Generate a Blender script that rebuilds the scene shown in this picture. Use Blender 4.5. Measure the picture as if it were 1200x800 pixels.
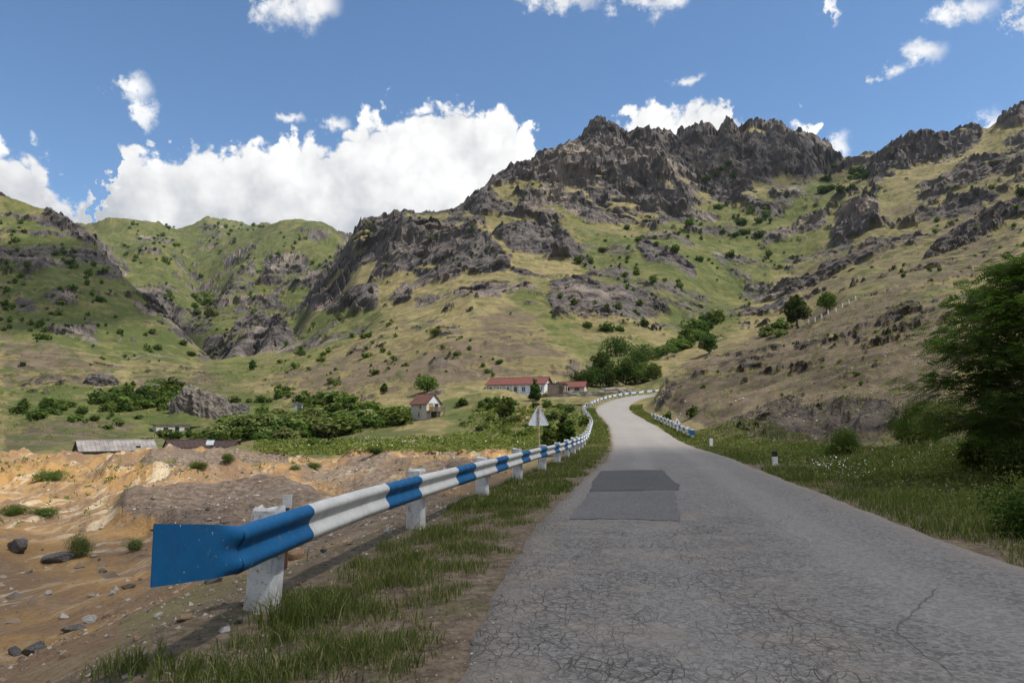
import bpy, bmesh, math, random
import numpy as np
from mathutils import Vector, Matrix, geometry

for o in list(bpy.data.objects):
    bpy.data.objects.remove(o)
S = bpy.context.scene
COL = S.collection

# ------------------------------------------------------------------ camera
F = 867.0                       # focal length in pixels of the 1200 x 800 photograph
PITCH = math.atan2(97.0, F)
CAMZ = 1.4
cd = bpy.data.cameras.new('camera')
cam = bpy.data.objects.new('camera', cd)
COL.objects.link(cam)
cd.sensor_width = 36.0
cd.lens = 36.0 * F / 1200.0
cd.clip_start = 0.1
cd.clip_end = 20000
cam.location = (0, 0, CAMZ)
cam.rotation_euler = (math.pi / 2 + PITCH, 0, 0)
S.camera = cam

# ------------------------------------------------------------------ world, sun, exposure
SUN_AZ = math.radians(104)       # clockwise from the view direction (+Y) towards +X
SUN_EL = math.radians(60)
W = bpy.data.worlds.new('World')
S.world = W
W.use_nodes = True


class NT:
    """small node-tree builder"""
    def __init__(self, tree):
        self.t = tree
        tree.nodes.clear()

    def n(self, kind, ins=None, **props):
        nd = self.t.nodes.new(kind)
        for k, v in props.items():
            setattr(nd, k, v)
        for k, v in (ins or {}).items():
            s = nd.inputs[k]
            if hasattr(v, 'is_output'):
                self.t.links.new(v, s)
            elif isinstance(v, bpy.types.Node):
                self.t.links.new(v.outputs[0], s)
            else:
                s.default_value = v
        return nd

    def m(self, op, a, b=None, c=None, clamp=False):
        nd = self.t.nodes.new('ShaderNodeMath')
        nd.operation = op
        nd.use_clamp = clamp
        for i, v in enumerate((a, b, c)):
            if v is None:
                continue
            if isinstance(v, bpy.types.Node):
                v = v.outputs[0]
            if hasattr(v, 'is_output'):
                self.t.links.new(v, nd.inputs[i])
            else:
                nd.inputs[i].default_value = v
        return nd.outputs[0]

    def ramp(self, fac, lo, hi, a=0.0, b=1.0, smooth=True):
        nd = self.t.nodes.new('ShaderNodeMapRange')
        nd.interpolation_type = 'SMOOTHSTEP' if smooth else 'LINEAR'
        for k, v in zip(('Value', 'From Min', 'From Max', 'To Min', 'To Max'), (fac, lo, hi, a, b)):
            if isinstance(v, bpy.types.Node):
                v = v.outputs[0]
            if hasattr(v, 'is_output'):
                self.t.links.new(v, nd.inputs[k])
            else:
                nd.inputs[k].default_value = v
        return nd.outputs[0]

    def mix(self, fac, a, b, blend='MIX'):
        nd = self.t.nodes.new('ShaderNodeMix')
        nd.data_type = 'RGBA'
        nd.blend_type = blend
        for s, v in ((nd.inputs[0], fac), (nd.inputs[6], a), (nd.inputs[7], b)):
            if isinstance(v, bpy.types.Node):
                v = v.outputs[0]
            if hasattr(v, 'is_output'):
                self.t.links.new(v, s)
            else:
                s.default_value = v if not isinstance(v, tuple) or len(v) == 4 else (*v, 1)
        return nd.outputs[2]

    def noise(self, vec, scale, detail=4, rough=0.55, dist=0.0, kind='FBM'):
        nd = self.t.nodes.new('ShaderNodeTexNoise')
        nd.noise_type = kind
        if vec is not None:
            self.t.links.new(vec, nd.inputs['Vector'])
        nd.inputs['Scale'].default_value = scale
        nd.inputs['Detail'].default_value = detail
        nd.inputs['Roughness'].default_value = rough
        nd.inputs['Distortion'].default_value = dist
        return nd.outputs[0]


def build_world():
    b = NT(W.node_tree)
    sky = b.n('ShaderNodeTexSky')
    sky.sky_type = 'NISHITA'
    sky.sun_disc = False
    sky.sun_elevation = SUN_EL
    sky.sun_rotation = SUN_AZ
    sky.altitude = 1200
    sky.air_density = 1.0
    sky.dust_density = 0.5
    sky.ozone_density = 2.5
    blue = b.n('ShaderNodeHueSaturation', {'Hue': .497, 'Saturation': 1.10, 'Value': 1.0, 'Color': sky.outputs[0]}).outputs[0]
    # cumulus: each cloud is a group of lobes at its bearing and height, frayed by noise
    d = b.n('ShaderNodeTexCoord').outputs['Generated']
    x, y, z = (b.n('ShaderNodeSeparateXYZ', {0: d}).outputs[i] for i in range(3))
    az = b.m('ARCTAN2', x, y)
    el = b.m('ARCSINE', z)
    ae = b.n('ShaderNodeCombineXYZ', {0: az, 1: el, 2: 0.0}).outputs[0]
    n1 = b.noise(ae, 16.0, 6, .62, .3)
    n2 = b.noise(ae, 31.0, 5, .66)
    wv = b.n('ShaderNodeCombineXYZ', {0: b.m('MULTIPLY', b.m('SUBTRACT', n2, .5), .085), 1: b.m('MULTIPLY', b.m('SUBTRACT', n1, .5), .055), 2: 0.0}).outputs[0]
    aw = b.n('ShaderNodeVectorMath', {0: ae, 1: wv}, operation='ADD').outputs[0]

    def bearing(px, py):
        a_ = (px - 600.0) / F; b_ = (400.0 - py) / F
        ct, st = math.cos(PITCH), math.sin(PITCH)
        v = Vector((a_, ct - b_ * st, st + b_ * ct)).normalized()
        return math.atan2(v.x, v.y), math.asin(v.z), 1.0 / (1 + a_ * a_)

    def lobes(items, vec):
        f = None
        for px, py, rx, ry in items:
            A_, E_, k = bearing(px, py)
            sx, sy = F / (rx * k), F / ry
            q = b.n('ShaderNodeVectorMath', {0: vec, 1: (sx, sy, 0), 2: (-A_ * sx, -E_ * sy, 0)}, operation='MULTIPLY_ADD').outputs[0]
            r = b.n('ShaderNodeVectorMath', {0: q}, operation='LENGTH').outputs['Value']
            f = r if f is None else b.m('SMOOTH_MIN', f, r, .25)
        return b.m('SUBTRACT', 1.0, f)
    # the cumulus bank: its cauliflower top edge by bearing
    fc = b.t.nodes.new('ShaderNodeFloatCurve')
    cu = fc.mapping.curves[0]
    pts = sorted((lambda q: ((q[0] + .8) / 1.6, q[1] / .6))(bearing(x, y)) for x, y in BANK)
    while len(cu.points) < len(pts):
        cu.points.new(.5, .5)
    for cp, (u, v) in zip(cu.points, pts):
        cp.location = (u, v)
    fc.mapping.update()
    ax, ay = (b.n('ShaderNodeSeparateXYZ', {0: aw}).outputs[i] for i in range(2))
    b.t.links.new(b.m('MULTIPLY', b.m('ADD', ax, .8), 1 / 1.6), fc.inputs['Value'])
    dense = b.m('MULTIPLY', b.m('SUBTRACT', b.m('MULTIPLY', fc.outputs[0], .6), ay), 17.0)
    dense = b.m('MINIMUM', dense, 1.0)
    thin = lobes(WISPS, aw)
    lob = b.m('ABSOLUTE', b.m('SUBTRACT', b.noise(ae, 21.0, 3, .5), .5))
    lob2 = b.m('ABSOLUTE', b.m('SUBTRACT', n2, .5))
    bil = b.m('ADD', b.m('MULTIPLY', lob, 2.6), b.m('MULTIPLY', lob2, 1.3))
    cov = b.ramp(b.m('ADD', dense, b.m('MULTIPLY', b.m('SUBTRACT', bil, .50), b.ramp(dense, -.28, .12))), -.02, .26)
    covt = b.m('MULTIPLY', b.ramp(b.m('ADD', thin, b.m('MULTIPLY', b.m('SUBTRACT', n2, .5), 2.4)), .0, .95), .92)
    # fair-weather cumulus continues round the rest of the sky
    gen = b.noise(d, 3.2, 4, .58, .2)
    outside = b.m('MAXIMUM', b.ramp(b.m('ABSOLUTE', az), .66, .85), b.ramp(el, .56, .72))
    covg = b.m('MULTIPLY', b.m('MULTIPLY', b.ramp(gen, .47, .57), outside), b.ramp(el, -.02, .08))
    cover = b.m('MAXIMUM', b.m('MAXIMUM', cov, covt), covg)
    # billows: brighter sunward flanks, greyer thick bases
    up = b.n('ShaderNodeVectorMath', {0: ae, 1: (.022, .030, 0)}, operation='ADD').outputs[0]
    bill = b.m('SUBTRACT', b.noise(ae, 9.0, 4, .55), b.noise(up, 9.0, 4, .55))
    thick = b.ramp(b.m('ADD', dense, b.m('MULTIPLY', b.m('SUBTRACT', n1, .5), .5)), .2, 1.0)
    low = b.ramp(el, .19, .36, 1, 0)
    lum = b.m('ADD', b.m('SUBTRACT', .88, b.m('MULTIPLY', b.m('MULTIPLY', thick, low), .34)), b.m('MULTIPLY', bill, .85))
    lum = b.m('ADD', lum, b.m('MULTIPLY', b.m('SUBTRACT', bil, .45), .16))
    lum = b.m('MINIMUM', b.m('MAXIMUM', lum, .42), .95)
    tint = b.mix(b.ramp(lum, .45, .8), (0.90, 0.955, 1.03), (1.0, 1.0, 1.0))
    cc = b.n('ShaderNodeVectorMath', {0: tint, 'Scale': b.m('MULTIPLY', lum, CLOUD_GAIN)}, operation='SCALE').outputs[0]
    bg1 = b.n('ShaderNodeBackground', {'Color': blue, 'Strength': SKY})
    bg2 = b.n('ShaderNodeBackground', {'Color': cc, 'Strength': 1.0})
    mx = b.n('ShaderNodeMixShader', {0: cover, 1: bg1.outputs[0], 2: bg2.outputs[0]})
    b.n('ShaderNodeOutputWorld', {'Surface': mx.outputs[0]})


SKY = 0.118
CLOUD_GAIN = 0.88
BANK = [(-300, 190), (-150, 150), (-60, 150), (0, 152), (30, 160), (52, 172), (68, 196), (90, 212), (112, 238), (122, 210), (108, 185), (135, 165), (165, 160), (200, 164), (235, 152), (268, 160), (298, 143), (330, 150), (362, 141), (384, 158),
        (402, 140), (425, 128), (455, 115), (485, 106), (520, 108), (555, 104), (585, 110), (612, 124), (632, 146), (642, 180), (660, 215), (700, 175), (712, 138), (733, 114), (760, 101), (785, 106), (815, 100), (848, 102), (866, 120),
        (882, 132), (905, 128), (930, 120), (950, 134), (960, 175), (975, 230), (1100, 240), (1250, 220), (1400, 180), (1500, 180)]
WISPS = [(345, -4, 50, 40), (318, 4, 26, 28), (375, 0, 34, 24), (158, 104, 26, 20), (172, 134, 17, 24), (985, 174, 20, 18), (1158, 145, 30, 20), (660, -2, 60, 16), (770, 2, 70, 15), (1130, 6, 60, 20), (1200, 20, 24, 26), (1084, 68, 36, 18), (1045, 84, 22, 10), (978, 10, 9, 18), (808, 94, 24, 6), (340, 138, 24, 8), (395, 145, 22, 14)]
build_world()
sl = bpy.data.lights.new('sun', 'SUN')
sun = bpy.data.objects.new('sun', sl)
COL.objects.link(sun)
sl.energy = 4.2
sl.angle = math.radians(0.6)
sl.color = (1.0, 0.955, 0.89)
sdir = Vector((math.sin(SUN_AZ) * math.cos(SUN_EL), math.cos(SUN_AZ) * math.cos(SUN_EL), math.sin(SUN_EL)))
sun.rotation_euler = (-sdir).to_track_quat('-Z', 'Y').to_euler()
sun.location = (60, 20, 90)
S.view_settings.view_transform = 'Standard'
S.view_settings.look = 'None'
S.view_settings.exposure = 0.42
S.view_settings.gamma = 1.0
S.cycles.use_denoising = True
S.cycles.use_adaptive_sampling = True
S.cycles.adaptive_threshold = 0.02
S.cycles.max_bounces = 5
S.cycles.diffuse_bounces = 2
S.cycles.transparent_max_bounces = 8
try:
    S.cycles.denoiser = 'OPENIMAGEDENOISE'
    S.cycles.denoising_prefilter = 'ACCURATE'
except Exception:
    pass

# ------------------------------------------------------------------ numeric helpers
CT, ST = math.cos(PITCH), math.sin(PITCH)


def ray(px, py):
    """pixel of the photograph -> (x/y, z/y) of the world ray through it"""
    a = (np.asarray(px, float) - 600.0) / F
    b = (400.0 - np.asarray(py, float)) / F
    d = CT - b * ST
    return a / d, (ST + b * CT) / d


def world(px, py, Y):
    u, t = ray(px, py)
    return np.array([u * Y, Y, t * Y + CAMZ])


def project(X, Y, Z):
    z = Z - CAMZ
    d = Y * CT + z * ST
    d = np.where(np.abs(d) < 1e-6, 1e-6, d)
    return 600 + F * X / d, 400 - F * (-Y * ST + z * CT) / d


def _h(ix, iy, iz, seed):
    h = (ix.astype(np.uint32) * np.uint32(374761393) + iy.astype(np.uint32) * np.uint32(668265263)
         + iz.astype(np.uint32) * np.uint32(2147483647 & 1274126177) + np.uint32(seed * 144269 + 97))
    h ^= h >> np.uint32(13)
    h *= np.uint32(1274126177)
    h ^= h >> np.uint32(16)
    h *= np.uint32(2246822519)
    h ^= h >> np.uint32(13)
    return (h & np.uint32(0xffff)).astype(np.float32) / 32767.5 - 1.0


def vnoise(x, y, z=None, seed=0):
    """smooth value noise in [-1, 1]"""
    x = np.asarray(x, np.float64); y = np.asarray(y, np.float64)
    fx = np.floor(x); fy = np.floor(y)
    ax = (x - fx).astype(np.float32); ay = (y - fy).astype(np.float32)
    ix = fx.astype(np.int64); iy = fy.astype(np.int64)
    ax = ax * ax * ax * (ax * (ax * 6 - 15) + 10); ay = ay * ay * ay * (ay * (ay * 6 - 15) + 10)

    def layer(iz):
        a = _h(ix, iy, iz, seed); b = _h(ix + 1, iy, iz, seed)
        c = _h(ix, iy + 1, iz, seed); d = _h(ix + 1, iy + 1, iz, seed)
        p = a + (b - a) * ax; q = c + (d - c) * ax
        return p + (q - p) * ay
    if z is None:
        return layer(np.zeros_like(ix))
    z = np.asarray(z, np.float64)
    fz = np.floor(z); az = (z - fz).astype(np.float32)
    iz = fz.astype(np.int64)
    az = az * az * az * (az * (az * 6 - 15) + 10)
    p = layer(iz); q = layer(iz + 1)
    return p + (q - p) * az


def fbm(x, y, z=None, octaves=4, gain=0.5, lac=2.03, seed=0, ridged=False):
    s = 0.0; a = 1.0; tot = 0.0
    for i in range(octaves):
        n = vnoise(x + 17.3 * i, y - 9.1 * i, None if z is None else z + 5.7 * i, seed + i)
        if ridged:
            n = 1.0 - 2.0 * np.abs(n)
        s = s + a * n
        tot += a
        a *= gain
        x = x * lac; y = y * lac
        if z is not None:
            z = z * lac
    return s / tot


def sstep(x, lo, hi):
    t = np.clip((x - lo) / (hi - lo), 0, 1)
    return t * t * (3 - 2 * t)


def polymask(X, Y, poly):
    """even-odd point-in-polygon test for arrays"""
    inside = np.zeros(X.shape, bool)
    n = len(poly)
    for i in range(n):
        x0, y0 = poly[i]; x1, y1 = poly[(i + 1) % n]
        if y0 == y1:
            continue
        c = ((Y >= min(y0, y1)) & (Y < max(y0, y1)))
        inside ^= c & (X < x0 + (Y - y0) * (x1 - x0) / (y1 - y0))
    return inside


def blur(a, r, axis):
    """two box passes of radius r along one axis"""
    if r < 1:
        return a
    for _ in range(2):
        pad = [(0, 0)] * a.ndim
        pad[axis] = (r + 1, r)
        p = np.pad(a, pad, mode='edge')
        c = np.cumsum(p, axis=axis, dtype=np.float64)
        n = a.shape[axis]
        hi = np.take(c, np.arange(2 * r + 1, 2 * r + 1 + n), axis=axis)
        lo = np.take(c, np.arange(0, n), axis=axis)
        a = (hi - lo) / (2 * r + 1)
    return a


# ------------------------------------------------------------------ road line
ROAD_W = 5.0
rc = np.array([  # X, Y, Z of the centre line (Z relative to the road under the camera)
    (1.2, -30, 0.0), (1.75, -12, 0), (2.05, 0, 0), (2.2, 4, 0), (2.48, 7.5, 0), (3.15, 11.8, 0), (4.65, 20.6, 0), (6.5, 31, 0.0),
    (9.5, 52, 0.06), (11.5, 68, 0.68), (12.9, 80, 1.25), (13.9, 92, 1.92), (15.2, 112, 3.55), (18.3, 128, 5.0),
    (24.5, 145, 6.7), (32, 157, 7.9), (45, 170, 9.6), (66, 178, 12)])


def catmull(P, n_per=24):
    P = np.asarray(P, float)
    out = []
    E = np.vstack([2 * P[0] - P[1], P, 2 * P[-1] - P[-2]])
    for i in range(1, len(E) - 2):
        p0, p1, p2, p3 = E[i - 1], E[i], E[i + 1], E[i + 2]
        # centripetal-ish tangents scaled by chord length
        d1 = np.linalg.norm(p2 - p1); d0 = np.linalg.norm(p1 - p0); d2 = np.linalg.norm(p3 - p2)
        m1 = (p2 - p0) / (d0 + d1) * d1
        m2 = (p3 - p1) / (d1 + d2) * d1
        for k in range(n_per):
            t = k / n_per
            out.append((2 * t**3 - 3 * t**2 + 1) * p1 + (t**3 - 2 * t**2 + t) * m1 + (-2 * t**3 + 3 * t**2) * p2 + (t**3 - t**2) * m2)
    out.append(E[-2])
    return np.array(out)


_c = catmull(rc, 40)
_s = np.concatenate([[0], np.cumsum(np.linalg.norm(np.diff(_c, axis=0), axis=1))])
RS = np.arange(0, _s[-1], 0.5)
RC = np.stack([np.interp(RS, _s, _c[:, k]) for k in range(3)], 1)      # road centre every 0.5 m
RT = np.gradient(RC, axis=0); RT[:, 2] = 0
RT /= np.linalg.norm(RT, axis=1)[:, None]
RN = np.stack([RT[:, 1], -RT[:, 0]], 1)                                # right-hand normal
S0 = RS[np.argmin(np.abs(RC[:, 1]))]                                   # arc length beside the camera


def road_at(s, off):
    """point at arc length s (0 beside the camera), offset to the right"""
    s = np.asarray(s) + S0
    x = np.interp(s, RS, RC[:, 0]); y = np.interp(s, RS, RC[:, 1]); z = np.interp(s, RS, RC[:, 2])
    nx = np.interp(s, RS, RN[:, 0]); ny = np.interp(s, RS, RN[:, 1])
    return np.stack([x + nx * off, y + ny * off, z], -1)


def road_dist(X, Y):
    """signed offset (right positive) and road height of the nearest centre point"""
    shp = X.shape
    x = X.ravel(); y = Y.ravel()
    best = np.full(x.shape, 1e18); idx = np.zeros(x.shape, int)
    sub = slice(0, None, 2)
    A = RC[sub]
    for i in range(len(A)):
        d = (x - A[i, 0])**2 + (y - A[i, 1])**2
        m = d < best
        best[m] = d[m]; idx[m] = 2 * i
    off = (x - RC[idx, 0]) * RN[idx, 0] + (y - RC[idx, 1]) * RN[idx, 1]
    along = (x - RC[idx, 0]) * RT[idx, 0] + (y - RC[idx, 1]) * RT[idx, 1]
    dist = np.sqrt(best)
    o = np.sign(off) * np.where(np.abs(along) > 2, dist, np.abs(off))
    slope = np.gradient(RC[:, 2]) / 0.5
    z = RC[idx, 2] + slope[idx] * np.clip(along, -1, 1)
    return o.reshape(shp), z.reshape(shp), (RS[idx] + along - S0).reshape(shp)


# ------------------------------------------------------------------ terrain control points: (px, py, depth)
CP = [
 # quarry floor and piles, left of the road
 (20,772,8.5),(-200,790,8.5),(-500,790,8.5),(100,704,13),(0,700,13.5),(-250,715,13),(150,655,20),(0,655,21),(-250,660,22),(250,640,21),(60,628,27),
 (330,626,24),(400,604,27),(450,588,30),(500,574,33),(-250,600,38),
 (20,606,33),(90,600,36),(130,640,24),(150,600,32),(200,618,29),(250,612,30),(300,602,31),
 (170,580,38),(220,576,39),(280,578,38),(330,582,37),(165,569,43),(220,566,44),(290,570,43),(350,572,42),
 (130,562,47),(200,557,49),(260,556,49),(330,562,47),(420,556,46),(480,552,46),(540,552,44),(590,545,42),
 (0,536,60),(60,535,62),(120,541,62),(180,538,66),(240,545,62),(300,547,62),(360,543,62),(400,545,60),(440,540,62),(480,542,62),(520,540,62),(580,540,60),
 (50,560,52),(110,575,46),(0,580,45),(-250,540,60),
 # field and sheds
 (0,531,85),(100,534,90),(200,530,90),(300,530,82),(420,528,80),(520,527,78),(600,524,72),(640,520,66),
 (-250,530,100),(100,526,105),(300,521,105),(400,518,108),(480,516,108),(560,513,108),(610,508,100),
 (-250,505,150),(0,515,130),(100,513,135),(300,511,135),(380,507,140),(440,502,138),(500,491,140),(540,488,140),(570,482,138),(610,489,118),
 (560,468,155),(600,467,152),(650,466,152),(690,464,158),(540,470,155),(490,478,155),(660,483,125),
 (600,455,170),(660,452,175),(720,455,185),(690,445,195),
 (128,534,97),(205,529,104),(214,528,110),(256,527,112),(235,526,120),(199,511,163),(199,507,173),(609,465,160),(609,462,172),(246,499,176),(215,499,176),(282,497,176),
 (376,518.5,114),(376,524,122),(376,524,128),(340,517,118),(415,515,116),
 # left lower slopes
 (0,480,190),(50,470,220),(100,462,235),(150,485,200),(150,460,240),(200,455,245),(205,500,175),(250,500,180),(300,490,180),(350,480,185),(400,470,185),(450,455,185),(500,445,185),
 (-250,450,210),(0,440,260),(60,425,290),(120,440,280),(180,437,290),(230,440,290),(290,455,240),(330,440,260),(380,412,300),
 # left hill
 (-250,150,620),(-250,300,430),(0,232,610),(30,240,605),(60,249,600),(80,266,590),(105,274,570),(120,300,540),(150,325,510),(170,340,495),(200,365,460),(220,392,430),(240,422,385),
 (0,390,330),(0,340,410),(0,290,500),(60,385,345),(60,330,430),(60,290,510),(110,400,345),(110,345,430),(160,400,370),(160,360,440),(190,410,370),
 (-250,200,1000),(0,275,850),(60,290,850),(105,310,800),(150,345,720),(200,390,640),(225,415,560),(240,432,470),
 # far hills
 (-250,280,1500),(0,290,1400),(60,268,1450),(100,262,1400),(130,256,1400),(160,262,1380),(180,272,1350),(195,282,1300),(205,276,1450),(130,285,1150),(200,300,1050),(150,320,950),(190,340,850),
 (215,268,1600),(228,262,1640),(240,256,1650),(255,262,1640),(275,274,1600),(310,260,2500),(280,261,2500),(255,265,2500),(335,266,2500),(380,290,2500),(296,276,1340),(315,266,1330),(335,259,1320),(352,256,1300),(372,259,1270),(390,270,1240),(404,282,1220),(418,296,1180),
 (215,300,1250),(228,330,1080),(236,355,920),(243,380,760),(180,300,1000),(185,322,880),(205,350,760),(215,372,640),(262,290,1250),(275,318,900),(300,340,740),(268,352,720),(262,378,600),(330,300,1000),(355,285,1120),(335,318,820),(385,300,900),(300,300,1050),(315,352,690),(345,335,700),(285,280,1320),(300,380,600),(250,400,560),(350,365,620),
 (260,432,420),(300,425,420),(340,405,450),(270,410,400),(300,372,440),(330,382,430),(290,420,360),(345,400,420),
 (100,290,2200),(200,300,2200),(330,290,2000),(400,300,1900),(480,300,1500),
 # main mountain, lower grass spur
 (560,440,190),(620,432,195),(560,405,225),(590,378,265),(560,360,285),(520,390,255),(480,412,235),(440,432,220),(400,440,225),(460,385,300),(420,390,340),(400,372,400),(380,365,440),
 (650,405,235),(690,425,215),(640,375,275),(680,390,265),(720,410,235),(760,410,245),(600,345,320),
 # cliffs
 (370,350,480),(400,335,500),(440,355,400),(440,325,450),(425,300,500),(415,285,530),(425,254,550),(460,252,565),(500,244,600),(540,235,620),(580,210,660),(600,197,690),(627,175,720),(652,181,730),
 (500,350,370),(530,335,375),(570,350,330),(500,300,450),(470,290,480),(540,300,430),(590,300,420),(560,265,510),(620,330,370),(660,345,355),(630,295,450),(670,290,470),(620,255,540),(660,240,580),(620,215,640),(660,205,670),
 (700,350,350),(740,375,300),(780,385,300),(700,310,440),(740,330,400),(780,340,380),(740,290,490),(720,260,560),(770,262,580),(790,300,470),(820,320,440),(700,220,650),(740,215,680),(770,225,680),
 (680,165,770),(693,151,790),(715,152,800),(735,168,815),(752,157,815),(768,145,820),(785,151,820),(800,168,830),(815,147,830),(835,166,840),(855,138,840),(872,166,850),(884,143,845),(895,152,846),(905,145,845),(925,158,850),(945,165,850),(968,176,850),(983,192,850),
 (820,240,680),(850,245,680),(830,205,760),(870,200,770),(920,215,760),(960,220,760),(880,180,810),(850,290,540),(840,340,430),(820,370,360),(800,385,310),(880,260,620),(920,250,660),(970,240,690),
 (880,310,500),(880,350,410),(850,375,340),(930,290,540),(930,320,460),(900,370,330),
 # behind the crest
 (420,300,800),(500,270,850),(560,250,900),(630,215,950),(690,190,1000),(770,190,1050),(855,185,1080),(940,200,1080),(1000,225,1080),
 (420,320,1100),(560,300,1300),(690,260,1500),(855,250,1500),(1000,260,1500),
 # right ridge
 (1000,186,860),(1020,181,850),(1050,170,840),(1080,161,830),(1110,158,820),(1140,157,810),(1165,158,790),(1180,148,780),(1200,138,770),(1350,90,740),(1700,60,700),
 (1000,225,740),(1050,205,730),(1100,190,720),(1150,185,690),(1200,170,680),(1350,150,600),
 (985,265,560),(1010,240,560),(1030,245,590),(1060,235,580),(1100,225,560),(1150,215,540),(1200,190,560),(1070,265,480),(1020,280,470),(970,300,470),
 (1100,280,400),(1150,255,420),(1200,240,420),(960,330,400),(1000,320,380),(1050,300,380),(930,350,360),
 (1050,230,1000),(1150,210,1000),(1200,190,1000),(1350,160,1000),
 # right near hill
 (772,463,113),(776,450,120),(782,437,127),(800,428,133),(830,417,136),(860,408,140),(900,397,150),(940,380,165),(970,366,175),(1000,352,185),(1040,337,200),(1100,318,215),(1150,308,225),(1200,296,230),(1350,260,240),
 (775,462,145),(790,448,165),(830,432,175),(870,420,180),(910,405,190),(950,390,200),
 (745,420,235),(770,408,245),(800,402,250),(840,393,255),(880,385,260),(920,372,260),(960,355,265),(1000,340,270),(1060,315,290),(1120,295,310),(1200,270,310),(1350,230,300),
 (770,425,225),(800,420,225),
 (777,476,103),(800,480,92),(800,460,105),(830,490,76),(830,460,95),(830,435,118),(870,497,62),(870,470,80),(870,440,105),(900,480,68),(930,470,68),(930,430,100),(930,400,130),
 (960,495,50),(960,470,62),(1000,490,46),(1000,460,60),(1000,420,85),(1000,380,125),(1040,470,50),(1040,430,70),(1080,400,78),(1080,350,130),(1120,440,52),(1120,380,85),(1200,420,52),(1200,360,90),(1350,380,60),(1350,320,100),
 (835,509,60),(870,518,48),(900,517,46),(930,516,43),(960,517,42),(1000,516,40),(1040,508,40),(1080,490,40),
 # right bank and verge
 (930,530,33),(980,530,31),(1030,535,28),(1080,520,29),(1080,560,21),(1130,500,28),(1130,560,18),(1180,560,15.5),(1200,500,22),(1200,600,11),(1200,540,15),(1350,560,13),(1350,480,22),(1350,640,8.5),(1500,620,8.5),(1700,600,8.5),
]


def build_base():
    pts = []
    for px, py, Y in CP:
        w = world(px, py, Y)
        r = math.hypot(w[0], w[1])
        pts.append((math.atan2(w[0], w[1]), math.log(r), (w[2] - CAMZ) / r))
    # road corridor in front of the camera is given by the road itself
    for s in (3, 5, 8, 12, 17, 23, 30, 38, 47, 57, 68, 80, 92, 104, 116, 128):
        for off in (-4.3, 0, 4.0):
            p = road_at(s, off)
            r = math.hypot(p[0], p[1])
            pts.append((math.atan2(p[0], p[1]), math.log(r), (p[2] - 0.05 - CAMZ) / r))
    # all round the camera and behind it
    for a in range(-180, 180, 15):
        if -48 < a < 48:
            continue
        ph = math.radians(a)
        side = 1 if a > 0 else -1
        back = abs(a) > 120
        for r, z in ((1.0, -0.05), (3, -0.05), (8, 0.4 if side > 0 else -1.0), (30, 6.0 if side > 0 else -2.0), (100, 28 if side > 0 else 4),
                     (300, 90 if side > 0 else 50), (700, 250 if side > 0 else 200), (3800, 300)):
            if back:
                z = z * 0.5 if r > 3 else z
            pts.append((ph, math.log(r), (z - CAMZ) / r))
    for a in range(-45, 50, 15):
        pts.append((math.radians(a), 0.0, -CAMZ - 0.05))
        pts.append((math.radians(a), math.log(3900), 0.05))
        pts.append((math.radians(a), math.log(2.2), (-CAMZ - 0.05) / 2.2))
    P = np.array(pts)
    ks = 4.0
    # wrap copies so that the sheet closes behind the camera
    Q = np.vstack([P, P[P[:, 0] > 2.2] - [2 * math.pi, 0, 0], P[P[:, 0] < -2.2] + [2 * math.pi, 0, 0]])
    vs = [Vector((q[0] * ks, q[1])) for q in Q]
    ov, oe, of, oi, _, _ = geometry.delaunay_2d_cdt(vs, [], [], 0, 1e-6)
    val = np.array([Q[i[0], 2] if len(i) else 0.0 for i in oi])
    NA, NL = 1500, 760
    A = np.linspace(-math.pi, math.pi, NA)
    L = np.linspace(0.0, math.log(3900), NL)
    # finer azimuth steps inside the picture
    tt = np.linspace(-1, 1, NA)
    A = np.where(np.abs(tt) < 0.8, tt / 0.8 * 0.68, np.sign(tt) * (0.68 + (np.abs(tt) - 0.8) / 0.2 * (math.pi - 0.68)))
    G = np.full((NA, NL), -0.05)
    co = np.array([(v[0], v[1]) for v in ov])
    for f in of:
        a, b_, c = (co[i] for i in f)
        x0 = min(a[0], b_[0], c[0]) / ks; x1 = max(a[0], b_[0], c[0]) / ks
        i0 = np.searchsorted(A, x0); i1 = np.searchsorted(A, x1, 'right')
        j0 = np.searchsorted(L, min(a[1], b_[1], c[1])); j1 = np.searchsorted(L, max(a[1], b_[1], c[1]), 'right')
        if i1 <= i0 or j1 <= j0:
            continue
        gx = A[i0:i1, None] * ks; gy = L[None, j0:j1]
        det = (b_[1] - c[1]) * (a[0] - c[0]) + (c[0] - b_[0]) * (a[1] - c[1])
        if abs(det) < 1e-12:
            continue
        w0 = ((b_[1] - c[1]) * (gx - c[0]) + (c[0] - b_[0]) * (gy - c[1])) / det
        w1 = ((c[1] - a[1]) * (gx - c[0]) + (a[0] - c[0]) * (gy - c[1])) / det
        w2 = 1 - w0 - w1
        m = (w0 >= -1e-9) & (w1 >= -1e-9) & (w2 >= -1e-9)
        v = w0 * val[f[0]] + w1 * val[f[1]] + w2 * val[f[2]]
        sub = G[i0:i1, j0:j1]
        sub[m] = v[m]
    G = blur(blur(G, 2, 0), 3, 1)
    return A, L, G


BA, BL, BG = build_base()


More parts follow.
